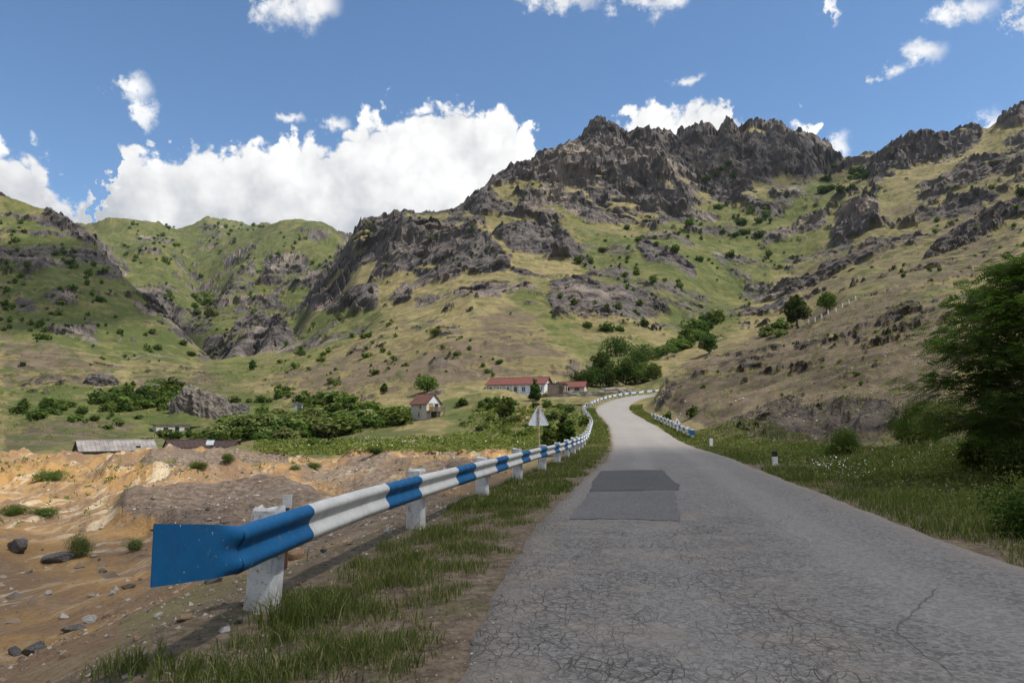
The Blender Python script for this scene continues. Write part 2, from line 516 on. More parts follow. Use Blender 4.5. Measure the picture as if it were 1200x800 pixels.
def base_z(X, Y):
    r = np.maximum(np.hypot(X, Y), 1.0)
    ph = np.arctan2(X, Y); l = np.log(r)
    fi = np.interp(ph, BA, np.arange(len(BA)))
    fj = np.interp(l, BL, np.arange(len(BL)))
    i = np.clip(fi.astype(int), 0, len(BA) - 2); j = np.clip(fj.astype(int), 0, len(BL) - 2)
    a = fi - i; c = fj - j
    t = (BG[i, j] * (1 - a) + BG[i + 1, j] * a) * (1 - c) + (BG[i, j + 1] * (1 - a) + BG[i + 1, j + 1] * a) * c
    return t * r + CAMZ


# ------------------------------------------------------------------ what covers the ground where (photograph outlines, laid on the terrain)
ROCKS = [  # (strength, polygon)
 (1.0, [(598,196),(640,172),(680,148),(700,145),(735,158),(770,145),(800,150),(855,138),(905,145),(945,160),(982,186),(988,206),(940,218),(890,212),(872,236),(855,246),(820,242),(800,258),(770,268),(740,256),(700,256),(650,236),(600,244)]),
 (.75, [(520,240),(580,205),(600,196),(605,244),(560,256),(525,262)]),
 (1.0, [(412,258),(440,247),(500,258),(525,262),(570,275),(602,302),(585,352),(532,346),(500,356),(452,352),(472,330),(452,302),(425,302),(408,292)]),
 (.85, [(392,300),(405,268),(425,254),(430,290),(410,320),(395,345),(365,350),(350,345)]),
 (.9, [(352,346),(375,330),(402,340),(442,326),(446,356),(430,364),(360,358)]),
 (.95, [(586,252),(620,243),(660,265),(683,296),(640,307),(600,292),(578,272)]),
 (.8, [(640,350),(700,344),(760,338),(805,352),(792,372),(730,380),(650,382)]),
 (.9, [(742,294),(770,293),(818,316),(812,324),(760,312)]),
 (.85, [(880,287),(940,265),(972,253),(964,272),(900,292)]),
 (.85, [(912,302),(945,288),(947,306),(925,312)]),
 (.95, [(982,262),(1000,243),(1030,238),(1032,266),(1000,282),(966,302)]),
 (1.0, [(1008,190),(1050,166),(1090,154),(1160,146),(1150,176),(1080,202),(1020,226)]),
 (.7, [(1062,232),(1120,200),(1205,162),(1205,204),(1130,226),(1080,246)]),
 (1.0, [(1160,160),(1176,142),(1210,132),(1210,158),(1185,165)]),
 (.9, [(1080,298),(1120,270),(1182,238),(1205,250),(1150,278),(1090,303)]),
 (.75, [(0,246),(60,256),(100,268),(130,298),(155,328),(120,332),(80,302),(40,277),(0,272)]),
 (.75, [(140,340),(200,348),(214,388),(170,378)]),
 (.7, [(0,290),(40,288),(70,310),(50,330),(0,325)]),(.7, [(70,318),(110,335),(130,352),(95,350)]),(.65,[(120,385),(165,390),(200,405),(215,425),(160,415)]),(.6, [(0,395),(50,398),(60,415),(0,420)]),
 (.6, [(15,352),(60,343),(110,360),(122,402),(80,392),(20,372)]),
 (.8, [(222,404),(300,363),(342,380),(352,402),(300,418),(238,424)]),
 (.75, [(308,300),(360,300),(372,330),(330,348),(308,336)]),
 (.55, [(240,330),(300,310),(310,345),(250,372)]),
 (1.0, [(850,488),(900,472),(960,472),(1042,470),(1060,500),(960,511),(880,514)]),
 (.6, [(690,325),(720,310),(745,325),(740,345),(690,345)]),
 (.55, [(480,400),(520,385),(560,390),(540,410),(480,412)]),
 (.55, [(505,425),(560,440),(575,455),(540,455),(500,440)]),
 (.6, [(875,226),(930,222),(960,240),(900,262),(868,250)]),
 (.7, [(768,470),(776,440),(790,438),(790,470),(776,482)]),
 (.6, [(748,424),(790,416),(826,418),(815,428),(760,432)]),
 (.6, [(150,275),(200,272),(215,290),(170,300)]),(.55, [(340,270),(400,275),(395,292),(350,285)]),(.6, [(225,268),(262,262),(265,280),(235,285)]),(.6,[(255,300),(300,290),(305,310),(260,318)]),(.6,[(195,305),(235,310),(240,335),(205,330)]),
 (.5, [(120,395),(160,405),(200,420),(150,425)]),
 (.45,[(640,420),(610,395),(640,385),(670,400)]),
]
GREENS = [  # (greenness, polygon)
 (.9, [(790,245),(880,240),(990,215),(960,290),(900,330),(860,390),(800,395),(760,370),(690,340),(680,280),(760,262)]),
 (.7, [(590,340),(640,330),(700,420),(690,440),(640,400)]),
 (.8, [(0,230),(80,262),(160,330),(240,420),(200,440),(60,400),(0,390)]),
 (.9, [(80,255),(400,255),(420,290),(340,390),(250,430),(160,330)]),
 (.85, [(330,340),(460,350),(440,380),(340,440),(230,470),(220,440),(340,400)]),
 (.8, [(0,455),(250,450),(330,480),(470,480),(470,515),(0,525)]),
 (1.0, [(300,514),(640,508),(640,530),(470,533),(300,535)]),
 (.75, [(520,470),(700,468),(700,530),(600,530),(520,520)]),
 (.55, [(640,215),(720,262),(690,300),(620,250)]),
 (.7, [(420,240),(560,240),(640,210),(620,250),(520,262)]),
 (1.0, [(850,515),(1000,530),(1200,500),(1250,700),(1050,620),(900,560)]),
 (.65, [(690,400),(760,390),(780,470),(690,470)]),
 (.45, [(990,215),(1060,230),(1200,160),(1200,270),(1000,320),(940,330)]),
 (.5, [(960,340),(1100,290),(1200,270),(1200,330),(1060,350),(990,380)]),
]
DRY = [  # bare tan soil and straw
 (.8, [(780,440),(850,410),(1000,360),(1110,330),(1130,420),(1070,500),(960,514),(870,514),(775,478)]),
 (.6, [(470,470),(560,380),(600,350),(660,420),(690,445),(560,450)]),
 (.5, [(300,450),(470,400),(560,400),(500,460),(330,475)]),
 (.7, [(0,380),(60,400),(140,440),(120,460),(0,455)]),
 (.65, [(0,492),(150,496),(180,520),(0,532)]),(.8,[(0,498),(70,500),(80,515),(0,522)]),(.7,[(150,432),(240,428),(270,442),(180,452)]),(.6,[(520,500),(560,484),(600,486),(560,505)]),
 (.5, [(900,330),(1000,290),(1200,255),(1200,330),(960,370)]),
 (.55, [(150,435),(270,440),(330,450),(250,470),(170,462)]),
 (.4, [(1040,240),(1200,170),(1200,255),(1000,320),(960,330)]),
 (.8, [(860,515),(1040,508),(1040,520),(900,527)]),
 (.7, [(250,285),(300,280),(285,296),(262,300)]),
]
OCHRE = [
 (1.0, [(-300,533),(120,538),(210,535),(300,542),(480,538),(625,535),(600,550),(560,580),(470,612),(330,660),(240,690),(180,722),(0,790),(-300,830)]),
 (.9, [(590,495),(625,472),(640,475),(610,500)]),
]
DARKPILE = [
 (1.0, [(132,606),(150,588),(200,584),(340,582),(400,596),(330,612),(220,642),(150,615)]),
 (.95, [(160,556),(175,550),(260,546),(345,556),(352,563),(300,562),(170,564)]),
 (.6, [(340,556),(500,550),(600,548),(560,572),(430,580),(350,575)]),
 (.9, [(400,548),(450,545),(450,553),(405,555)]),(.9, [(300,551),(335,548),(340,556),(305,558)]),
 (.75, [(335,612),(420,598),(560,574),(570,584),(480,610),(360,650),(330,640)]),
]


DARKHEAP = list(DARKPILE)


def zone(px, py, shapes, soft):
    """soft-edged strength of the outlined zones at terrain points"""
    W_, H_ = 1300, 620
    if not hasattr(zone, 'cache'):
        zone.cache = {}
    key = id(shapes)
    if key not in zone.cache:
        gx, gy = np.meshgrid(np.arange(-50, -50 + W_), np.arange(120, 120 + H_))
        m = np.zeros((H_, W_))
        for s, poly in shapes:
            if len(poly) > 2:
                m = np.maximum(m, s * polymask(gx, gy, poly))
        m = blur(blur(m, soft, 0), soft, 1)
        zone.cache[key] = m
    m = zone.cache[key]
    px = np.where(px < -40, -80 - px, np.where(px > 1240, 2480 - px, px))   # cover goes on beyond the outlines
    ix = np.clip(np.round(px + 50).astype(int), 0, W_ - 1)
    iy = np.clip(np.round(py - 120).astype(int), 0, H_ - 1)
    return m[iy, ix]


# ------------------------------------------------------------------ terrain mesh
def terrain_grid():
    phc = np.arctan(np.arange(-640, 641, 1.32) / (F * 0.995))
    left = -np.geomspace(-phc[0] + 0.004, math.pi, 60)[::-1]
    right = np.geomspace(phc[-1] + 0.004, math.pi, 60)
    ph = np.concatenate([left, phc, right])
    r = np.concatenate([np.geomspace(1.2, 60, 150, endpoint=False), np.geomspace(60, 230, 175, endpoint=False),
                        np.geomspace(230, 900, 400, endpoint=False), np.geomspace(900, 1700, 90, endpoint=False), np.geomspace(1700, 3800, 30)])
    return ph, r


PH, RR = terrain_grid()


def shape_terrain(X, Y):
    """X, Y arrays -> final X, Y, Z and the cover masks"""
    R = np.hypot(X, Y)
    Z = base_z(X, Y)
    px, py = project(X, np.maximum(Y, 0.5), Z)
    front = (Y > 1)
    px = np.where(front, px, np.where(X > 0, 1249, -49)); py = np.where(front, py, 500)
    wob = 6 * fbm(X / 14, Y / 14, Z / 14, 3, seed=3) * np.clip(60 / R, 0.3, 1)
    rock = zone(px + wob * 1.5, py + wob, ROCKS, 3)
    green = zone(px + wob * 2, py + wob * 2, GREENS, 9)
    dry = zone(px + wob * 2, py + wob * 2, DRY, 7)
    ochre = zone(px + wob, py + wob * .5, OCHRE, 3)
    dark = zone(px + wob * 1.5, py + wob * .7, DARKPILE, 2)
    off, rz, rs = road_dist(X, Y)
    # --- road bed and verges
    adj = np.abs(off)
    k_in = 1 - sstep(np.where(off < 0, adj - 5.0, adj - 4.4), 0, np.where(off < 0, 3.0, 3.5))
    k_in = k_in * (1 - sstep(rs, 150, 165))
    verge = rz - 0.05 + np.where(off < 0, -0.10 * sstep(-off, 2.9, 4.3) - 0.35 * sstep(-off, 4.7, 6.0), 0.0)
    verge = verge + 0.035 * fbm(X / 0.9, Y / 0.9, None, 3, seed=21) * sstep(adj, 2.6, 3.2)
    Z = Z * (1 - k_in) + verge * k_in
    farm = 1 - k_in
    # --- soft relief of the grass slopes
    hill = sstep(R, 60, 200) * farm
    Z = Z + sstep(R, 380, 900) * 15 * (fbm(X / 210, Y / 210, None, 3, gain=.45, seed=19, ridged=True) - .1)
    n1 = fbm(X / 70, Y / 70, None, 5, seed=11) + .7 * sstep(R, 450, 900) * fbm(X / 90, Y / 90, None, 4, seed=20, ridged=True)
    n2 = fbm(X / 16, Y / 16, None, 4, seed=12)
    Z = Z + hill * (n1 * np.clip(R / 60, 0, 8) + n2 * 1.6 + .5 * fbm(X / 4.5, Y / 4.5, None, 3, seed=17))
    near = (1 - sstep(R, 70, 140)) * farm
    Z = Z + near * (0.45 * fbm(X / 6.0, Y / 6.0, None, 4, seed=13) * sstep(R, 10, 30) + 0.10 * fbm(X / .8, Y / .8, None, 4, seed=14))
    Z = Z + (off > 8) * sstep(R, 35, 70) * (1 - sstep(R, 200, 320)) * farm * (.55 * fbm(X / 7, Y / 7, None, 4, gain=.6, seed=23, ridged=True) + .22 * fbm(X / 1.8, Y / 1.8, None, 3, seed=24))
    # quarry lumps
    q = np.maximum(ochre, dark) * near
    Z = Z + near * .9 * zone(px, py, DARKHEAP, 6) * sstep(R, 20, 30)
    Z = Z + q * ((0.5 + .8 * sstep(R, 34, 58)) * fbm(X / 5.2, Y / 5.2, None, 5, seed=15, ridged=True) * sstep(R, 10, 26))
    # --- small outcrops scattered by noise
    sc = fbm(X / 38 + 4, Y / 38, Z / 30, 5, gain=.6, seed=31)
    s2 = fbm(X / 9 + 4, Y / 9, Z / 7, 4, gain=.65, seed=37)
    extra = np.maximum(sstep(sc, 0.12, 0.38) * 0.85 * sstep(R, 230, 320), sstep(s2 + .45 * sc, 0.30, 0.52) * .6)
    nearhill = sstep(fbm(X / 5 + 4, Y / 5, Z / 3.0, 4, gain=.65, seed=38) + .3 * sc, 0.15, 0.42) * .75 * (off > 6) * sstep(R, 30, 60)
    extra = np.maximum(extra * sstep(R, 110, 200), nearhill) * (Y > 0)
    keep = 1 - 0.5 * green
    ledge = sstep(fbm(X / 42, Y / 42, Z / 15, 4, gain=.6, seed=81), .06, .34) * sstep(R, 300, 420)
    rock = rock * (1 - .75 * ledge)
    n3 = fbm(X / 26, Y / 26, Z / 20, 5, gain=.6, seed=33)
    rock = np.maximum(rock * sstep(rock + 0.9 * n3, 0.25, 0.75), extra * keep)
    rock = rock * farm
    # --- crags: pushed out of the slope
    g = np.clip(R / 420, .10, 1.6)
    a1 = fbm(X / 60, Y / 60, Z / 95, 4, gain=.5, seed=41, ridged=True)
    a2 = fbm(X / 15, Y / 15, Z / 30, 4, gain=.55, seed=45, ridged=True)
    a2 = .35 * a2 + .65 * np.floor(a2 * 3 + .5) / 3
    a0 = fbm(X / 33 + 7, Y / 33, Z / 48, 3, gain=.5, seed=43)
    a0 = .3 * a0 + .7 * np.floor(a0 * 3.5 + .5) / 3.5
    dip = Z + .45 * X + 6 * n3
    lay = dip / 11 + 1.2 * fbm(X / 40, Y / 40, Z / 40, 2, seed=52)
    saw = (lay - np.floor(lay)) ** 2
    a3 = fbm(X / 5, Y / 5, Z / 4, 3, gain=.6, seed=48)
    a3 = .5 * a3 + .5 * np.floor(a3 * 3 + .5) / 3
    push = rock * (13 * (a1 - .1) + 7 * a0 + 2.4 * a2 + 4.6 * (saw - .33) + 1.0 * a3) * g
    nr = rock * (1 - sstep(R, 90, 200))
    lz = Z - .25 * X
    st = lz / .8 + 1.5 * fbm(X / 7, Y / 7, Z / 7, 2, seed=57)
    push = push + nr * (.6 * fbm(X / 5, Y / 5, lz / 1.0, 4, gain=.6, seed=55, ridged=True) + 1.1 * ((st - np.floor(st)) ** 2 - .3) + .35 * fbm(X / 1.1, Y / 1.1, lz / .5, 3, seed=59))
    ux = -X / R; uy = -Y / R
    Xo = X + ux * push * 0.75
    Yo = Y + uy * push * 0.75
    Zo = Z + push * 0.42
    # --- cover, mixed with noise in the place's own coordinates
    hA = fbm(X / 34, Y / 34, Z / 34, 4, gain=.6, seed=61)
    hB = fbm(X / 6, Y / 6, Z / 3, 5, gain=.68, seed=66)
    trk = fbm(X / 30, Y / 30, Z / 1.6, 4, gain=.65, seed=71)
    far = sstep(R, 60, 150)
    gf = sstep(green + far * (.6 * hA + 1.0 * hB + .45 * trk) + (1 - far) * .3 * hA, .12, .85)
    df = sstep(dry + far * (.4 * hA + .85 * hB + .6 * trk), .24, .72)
    tone = .5 + .5 * np.clip(1.1 * hB + .6 * trk + .4 * hA + .5 * fbm(X / 2.2, Y / 2.2, Z / 2.2, 3, gain=.7, seed=79), -1, 1)
    lefth = sstep(-X / np.maximum(Y, 1), .36, .46) * (1 - sstep(R, 640, 760)) * (Y > 0)
    scrub = far * sstep(fbm(X / 7 + 9, Y / 7, Z / 7, 4, gain=.7, seed=77) + .25 * green - .15 * dry + .22 * lefth, .20, .40)
    return Xo, Yo, Zo, dict(rock=rock, green=gf, dry=df, ochre=ochre, dark=dark, off=off, tone=tone, scrub=scrub, hue=.5 + .5 * hA)


def new_mesh(name, V, Fa, smooth=True):
    """V (n,3), Fa (m,3|4) -> mesh"""
    me = bpy.data.meshes.new(name)
    V = np.ascontiguousarray(V, np.float32); Fa = np.ascontiguousarray(Fa, np.int32)
    k = Fa.shape[1]
    me.vertices.add(len(V)); me.vertices.foreach_set('co', V.ravel())
    me.loops.add(Fa.size); me.loops.foreach_set('vertex_index', Fa.ravel())
    me.polygons.add(len(Fa))
    me.polygons.foreach_set('loop_start', np.arange(0, Fa.size, k, dtype=np.int32))
    me.polygons.foreach_set('loop_total', np.full(len(Fa), k, np.int32))
    me.update(calc_edges=True)
    me.polygons.foreach_set('use_smooth', np.full(len(Fa), smooth, bool))
    return me


def attr(me, name, vals):
    a = me.attributes.new(name, 'FLOAT', 'POINT')
    a.data.foreach_set('value', np.ascontiguousarray(vals, np.float32))


def link(name, me, mat=None, parent=None, kind=None, label=None, cat=None, group=None, loc=None, rz=None):
    o = bpy.data.objects.new(name, me)
    COL.objects.link(o)
    if mat is not None and me is not None and not me.materials:
        me.materials.append(mat)
    if parent is not None:
        o.parent = parent
    if loc is not None:
        o.location = loc
    if rz is not None:
        o.rotation_euler = (0, 0, rz)
    for k, v in (('kind', kind), ('label', label), ('category', cat), ('group', group)):
        if v:
            o[k] = v
    return o


def material(name):
    m = bpy.data.materials.new(name)
    m.use_nodes = True
    return m, NT(m.node_tree)


def terrain_material():
    m, b = material('terrain_cover')
    pos = b.n('ShaderNodeNewGeometry')
    P = pos.outputs['Position']
    nz = b.n('ShaderNodeSeparateXYZ', {0: pos.outputs['Normal']}).outputs[2]
    A = {k: b.n('ShaderNodeAttribute', attribute_name=k).outputs['Fac'] for k in ('rock', 'green', 'dry', 'ochre', 'dark', 'off', 'tone', 'scrub', 'hue')}
    nC = b.noise(P, 1.1, 5, .7)
    nD = b.noise(P, 8.0, 3, .7)
    tn = b.m('ADD', b.m('MULTIPLY', A['tone'], .6), b.m('MULTIPLY', nC, .4))
    straw = b.mix(b.ramp(tn, .3, .7), (0.128, 0.110, 0.047), (0.245, 0.195, 0.090))
    grass = b.mix(b.ramp(tn, .3, .7), (0.060, 0.073, 0.019), (0.126, 0.127, 0.041))
    grass = b.mix(b.ramp(A['hue'], .45, .8), grass, (0.150, 0.134, 0.050, 1))
    crisp = b.m('MULTIPLY', b.m('SUBTRACT', b.noise(P, .62, 5, .78), .5), 1.5)
    col = b.mix(b.ramp(b.m('ADD', A['green'], crisp), .25, .75), straw, grass)
    bare = b.mix(b.ramp(tn, .3, .7), (0.052, 0.039, 0.028), (0.135, 0.102, 0.068))  # soil brown, darkened to carry part of the right hill's cloud shade
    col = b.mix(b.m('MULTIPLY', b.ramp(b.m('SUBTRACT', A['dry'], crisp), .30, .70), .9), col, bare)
    fleck = b.ramp(b.noise(P, 1.7, 4, .8), .57, .66)
    col = b.mix(b.m('MULTIPLY', fleck, .45), col, (0.060, 0.062, 0.024, 1))
    col = b.mix(b.m('MULTIPLY', A['scrub'], .7), col, (0.050, 0.068, 0.018, 1))
    # rock
    rcol = b.mix(b.ramp(tn, .28, .72), (0.060, 0.052, 0.050), (0.180, 0.156, 0.137))
    rcol = b.mix(b.ramp(A['hue'], .52, .75), rcol, b.mix(b.ramp(tn, .35, .7), (0.135, 0.105, 0.085), (0.33, 0.275, 0.22)))
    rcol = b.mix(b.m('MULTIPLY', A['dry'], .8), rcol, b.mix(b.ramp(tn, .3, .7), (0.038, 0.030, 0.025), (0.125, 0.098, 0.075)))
    rk = b.m('ADD', A['rock'], b.m('MULTIPLY', b.m('SUBTRACT', tn, .5), .8))
    rk = b.m('SUBTRACT', rk, b.m('MULTIPLY', b.ramp(nz, .60, .88), .38))
    rf = b.ramp(rk, .12, .30)
    col = b.mix(rf, col, rcol)
    # quarry soils
    sp = b.n('ShaderNodeMapping', {'Vector': P, 'Scale': (.75, .11, .4), 'Rotation': (0, 0, .45)}).outputs[0]
    stk = b.noise(sp, 1.0, 6, .68, .4)
    oc = b.mix(b.ramp(b.noise(P, .13, 4, .6, 1.0), .40, .60), (0.205, 0.128, 0.070), (0.37, 0.215, 0.075))
    oc = b.mix(b.ramp(stk, .52, .62), oc, (0.47, 0.375, 0.245, 1))
    oc = b.mix(b.m('MULTIPLY', b.ramp(stk, .47, .36), .8), oc, (0.19, 0.125, 0.078, 1))
    oc = b.mix(b.m('MULTIPLY', b.ramp(nC, .50, .72), .6), oc, (0.36, 0.28, 0.19, 1))
    oc = b.mix(b.m('MULTIPLY', b.ramp(nD, .50, .70), .6), oc, (0.15, 0.10, 0.062, 1))
    of = b.ramp(b.m('ADD', A['ochre'], b.m('MULTIPLY', b.m('SUBTRACT', nC, .5), .5)), .32, .6)
    col = b.mix(of, col, oc)
    dk = b.mix(b.ramp(b.noise(P, 3.5, 4, .75), .35, .7), (0.088, 0.066, 0.052), (0.255, 0.195, 0.145))
    df = b.ramp(b.m('ADD', A['dark'], b.m('MULTIPLY', b.m('SUBTRACT', b.noise(P, .5, 5, .7), .5), 1.3)), .30, .72)
    col = b.mix(b.m('MULTIPLY', df, .9), col, dk)
    # road verge: trodden soil near the asphalt and by the rail
    ao = b.m('ABSOLUTE', A['off'])
    soil = b.mix(b.ramp(nD, .3, .75), (0.090, 0.064, 0.043), (0.215, 0.160, 0.110))
    vf = b.m('MULTIPLY', b.ramp(ao, 4.6, 7.0, 1, 0), b.ramp(b.n('ShaderNodeVectorMath', {0: P}, operation='LENGTH').outputs['Value'], 40, 110, 1, 0))
    soilg = b.mix(b.m('MULTIPLY', b.ramp(nC, .46, .68), .6), soil, (0.095, 0.092, 0.036, 1))
    col = b.mix(vf, col, soilg)
    bs = b.n('ShaderNodeBsdfPrincipled', {'Base Color': col, 'Roughness': 0.95})
    bs.inputs['Specular IOR Level'].default_value = 0.15
    hh = b.m('ADD', b.m('MULTIPLY', b.noise(P, 0.9, 5, .72), b.m('ADD', b.m('MULTIPLY', rf, 1.6), .35)), b.m('MULTIPLY', nD, .05))
    bp = b.n('ShaderNodeBump', {'Height': hh, 'Strength': 0.8, 'Distance': 1.0})
    b.t.links.new(bp.outputs[0], bs.inputs['Normal'])
    b.n('ShaderNodeOutputMaterial', {'Surface': bs.outputs[0]})
    return m


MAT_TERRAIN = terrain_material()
GX, GY = np.sin(PH)[:, None] * RR[None, :], np.cos(PH)[:, None] * RR[None, :]
TX, TY, TZ, TM = shape_terrain(GX, GY)


def emit_terrain():
    na, nr = TX.shape
    idx = np.arange(na * nr).reshape(na, nr)
    ii, jj = np.meshgrid(np.arange(na), np.arange(nr - 1), indexing='ij')
    i2 = (ii + 1) % na
    quads = np.stack([idx[ii, jj], idx[ii, jj + 1], idx[i2, jj + 1], idx[i2, jj]], -1).reshape(-1, 4)
    rr = RR[jj].ravel(); ph = PH[ii].ravel()
    u = np.tan(np.clip(ph, -1.4, 1.4))
    pxq = 600 + u * F
    cls = np.zeros(len(quads), int)                                   # 0 ground
    hill_r = (rr > 62) & (ph > 0) & (rr < 330) & (pxq > 768)
    cls[(rr >= 175)] = 1                                              # mountain
    cls[hill_r] = 2
    cls[(rr >= 175) & (pxq < 330) & (ph < 0)] = 3
    V = np.stack([TX, TY, TZ], -1).reshape(-1, 3)
    for c, name in ((0, 'ground'), (1, 'mountain'), (2, 'hill'), (3, 'left_hill')):
        q = quads[cls == c]
        used, inv = np.unique(q, return_inverse=True)
        me = new_mesh(name, V[used], inv.reshape(-1, 4))
        for k, v in TM.items():
            attr(me, k, v.ravel()[used])
        rq = TM['rock'].ravel()[q].mean(1)
        me.polygons.foreach_set('use_smooth', rq < .3)
        link({'left_hill': 'hill'}.get(name, name), me, MAT_TERRAIN, kind='structure')


emit_terrain()


def hit(px, py, dpx=0):
    """world point where the ray through a pixel meets the built terrain"""
    u, t = ray(px, py)
    u = float(u); t = float(t)
    ph = math.atan(u)
    i = int(np.argmin(np.abs(PH - ph)))
    tt = (TZ[i] - CAMZ) / np.maximum(np.hypot(TX[i], TY[i]), 1e-3)
    tr = t / math.sqrt(1 + u * u)
    js = np.nonzero(tt >= tr)[0]
    js = js[js > 10]
    j = int(js[0]) if len(js) else int(np.argmax(tt))
    return Vector((TX[i, j], TY[i, j], TZ[i, j]))


def ground_z(x, y):
    X = np.array([float(x)]); Y = np.array([float(y)])
    return float(shape_terrain(X, Y)[2][0])


# ------------------------------------------------------------------ simple materials
def plain(name, c1, c2=None, scale=3.0, rough=.8, bump=.0, bscale=20, metal=0.0, spec=.3, detail=5, lo=.35, hi=.65, obj=True):
    m, b = material(name)
    tc = b.n('ShaderNodeTexCoord').outputs['Object' if obj else 'Generated']
    if c2 is None:
        c2 = tuple(x * .8 for x in c1)
    col = b.mix(b.ramp(b.noise(tc, scale, detail, .65), lo, hi), c1, c2)
    bs = b.n('ShaderNodeBsdfPrincipled', {'Base Color': col, 'Roughness': rough, 'Metallic': metal})
    bs.inputs['Specular IOR Level'].default_value = spec
    if bump:
        bp = b.n('ShaderNodeBump', {'Height': b.noise(tc, bscale, 4, .6), 'Strength': bump, 'Distance': .02})
        b.t.links.new(bp.outputs[0], bs.inputs['Normal'])
    b.n('ShaderNodeOutputMaterial', {'Surface': bs.outputs[0]})
    return m


def asphalt(name, c1, c2, cracks, dusty=0.0, grit=.5):
    m, b = material(name)
    P = b.n('ShaderNodeNewGeometry').outputs['Position']
    off = b.n('ShaderNodeAttribute', attribute_name='off').outputs['Fac']
    sa = b.n('ShaderNodeAttribute', attribute_name='along').outputs['Fac']
    big = b.noise(P, 0.55, 4, .6)
    mid = b.noise(P, 6.0, 4, .7)
    fine = b.noise(P, 90.0, 3, .8)
    stone = b.n('ShaderNodeTexVoronoi', {'Vector': P, 'Scale': 34.0}).outputs['Color']
    col = b.mix(b.ramp(big, .3, .7), c1, c2)
    col = b.mix(b.m('MULTIPLY', b.ramp(mid, .3, .75), .45), col, tuple(x * 1.35 for x in c2))
    col = b.mix(grit, col, b.mix(b.n('ShaderNodeSeparateColor', {0: stone}).outputs[0], (0.035, 0.033, 0.032), (0.30, 0.28, 0.255)), 'MIX')
    col = b.mix(b.m('MULTIPLY', b.ramp(fine, .3, .7, -.5, .5), .5), col, (0.33, 0.31, 0.285, 1))
    h = b.m('ADD', b.m('MULTIPLY', fine, .25), b.m('MULTIPLY', b.n('ShaderNodeSeparateColor', {0: stone}).outputs[1], .35))
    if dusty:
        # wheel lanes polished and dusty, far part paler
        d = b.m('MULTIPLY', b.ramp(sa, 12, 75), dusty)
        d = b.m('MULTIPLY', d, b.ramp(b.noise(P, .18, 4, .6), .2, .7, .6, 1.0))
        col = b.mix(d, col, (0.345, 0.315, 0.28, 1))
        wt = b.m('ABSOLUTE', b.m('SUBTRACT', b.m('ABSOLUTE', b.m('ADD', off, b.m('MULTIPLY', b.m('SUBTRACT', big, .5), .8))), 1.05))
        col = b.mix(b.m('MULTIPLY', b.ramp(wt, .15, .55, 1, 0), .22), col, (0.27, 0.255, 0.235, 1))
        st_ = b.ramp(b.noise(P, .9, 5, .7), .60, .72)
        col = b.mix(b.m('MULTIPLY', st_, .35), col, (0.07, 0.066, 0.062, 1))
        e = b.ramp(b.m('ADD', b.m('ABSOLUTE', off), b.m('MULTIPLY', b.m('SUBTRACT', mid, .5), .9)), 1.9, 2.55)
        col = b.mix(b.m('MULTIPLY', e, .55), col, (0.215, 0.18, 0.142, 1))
    if cracks:
        warp = b.n('ShaderNodeVectorMath', {0: P, 1: b.n('ShaderNodeVectorMath', {0: b.n('ShaderNodeTexNoise', {'Vector': P, 'Scale': 3.0, 'Detail': 4.0}).outputs['Color'], 1: (.14, .14, 0)}, operation='MULTIPLY').outputs[0]}, operation='ADD').outputs[0]
        warp = b.n('ShaderNodeVectorMath', {0: warp, 1: (1.0, .62, 1.0)}, operation='MULTIPLY').outputs[0]
        v1 = b.n('ShaderNodeTexVoronoi', {'Vector': warp, 'Scale': 6.5}, feature='DISTANCE_TO_EDGE').outputs['Distance']
        v2 = b.n('ShaderNodeTexVoronoi', {'Vector': warp, 'Scale': 15.0}, feature='DISTANCE_TO_EDGE').outputs['Distance']
        v3 = b.n('ShaderNodeTexVoronoi', {'Vector': warp, 'Scale': 0.42}, feature='DISTANCE_TO_EDGE').outputs['Distance']
        wid = b.ramp(b.noise(P, 1.3, 3, .6), .35, .7, .0, 1.0)
        zone_ = b.m('MULTIPLY', b.ramp(b.m('ADD', off, b.m('MULTIPLY', b.m('SUBTRACT', big, .5), 3.0)), -.3, .9, 1, 0), b.ramp(b.m('ADD', sa, b.m('MULTIPLY', b.m('SUBTRACT', big, .5), 3.0)), 10.6, 13.0, 1, 0))
        c_1 = b.m('MULTIPLY', b.ramp(v1, 0.0, .040, 1, 0), b.m('MULTIPLY', zone_, b.m('ADD', b.m('MULTIPLY', wid, .8), .2)))
        c_2 = b.m('MULTIPLY', b.m('MULTIPLY', b.ramp(v2, 0.0, .05, 1, 0), zone_), b.m('ADD', b.m('MULTIPLY', wid, .7), .2))
        c_3 = b.m('MULTIPLY', b.ramp(v3, 0.0, .0045, 1, 0), b.ramp(b.noise(P, .5, 2, .5), .45, .6))
        cr = b.m('MAXIMUM', b.m('MAXIMUM', c_1, c_2), b.m('MULTIPLY', c_3, .7))
        # the broken lane has lost its binder: browner and rougher
        br = b.m('MULTIPLY', zone_, b.ramp(b.noise(P, 1.1, 4, .65), .42, .68))
        col = b.mix(b.m('MULTIPLY', br, .75), col, b.mix(b.ramp(mid, .35, .65), (0.175, 0.15, 0.122), (0.27, 0.23, 0.185)))
        col = b.mix(b.m('MULTIPLY', cr, .72), col, (0.042, 0.038, 0.033, 1))
        h = b.m('SUBTRACT', b.m('ADD', h, b.m('MULTIPLY', b.m('MULTIPLY', mid, zone_), .5)), b.m('MULTIPLY', cr, 1.6))
    bs = b.n('ShaderNodeBsdfPrincipled', {'Base Color': col, 'Roughness': .9})
    bs.inputs['Specular IOR Level'].default_value = 0.25
    bp = b.n('ShaderNodeBump', {'Height': h, 'Strength': .7, 'Distance': .012})
    b.t.links.new(bp.outputs[0], bs.inputs['Normal'])
    b.n('ShaderNodeOutputMaterial', {'Surface': bs.outputs[0]})
    return m


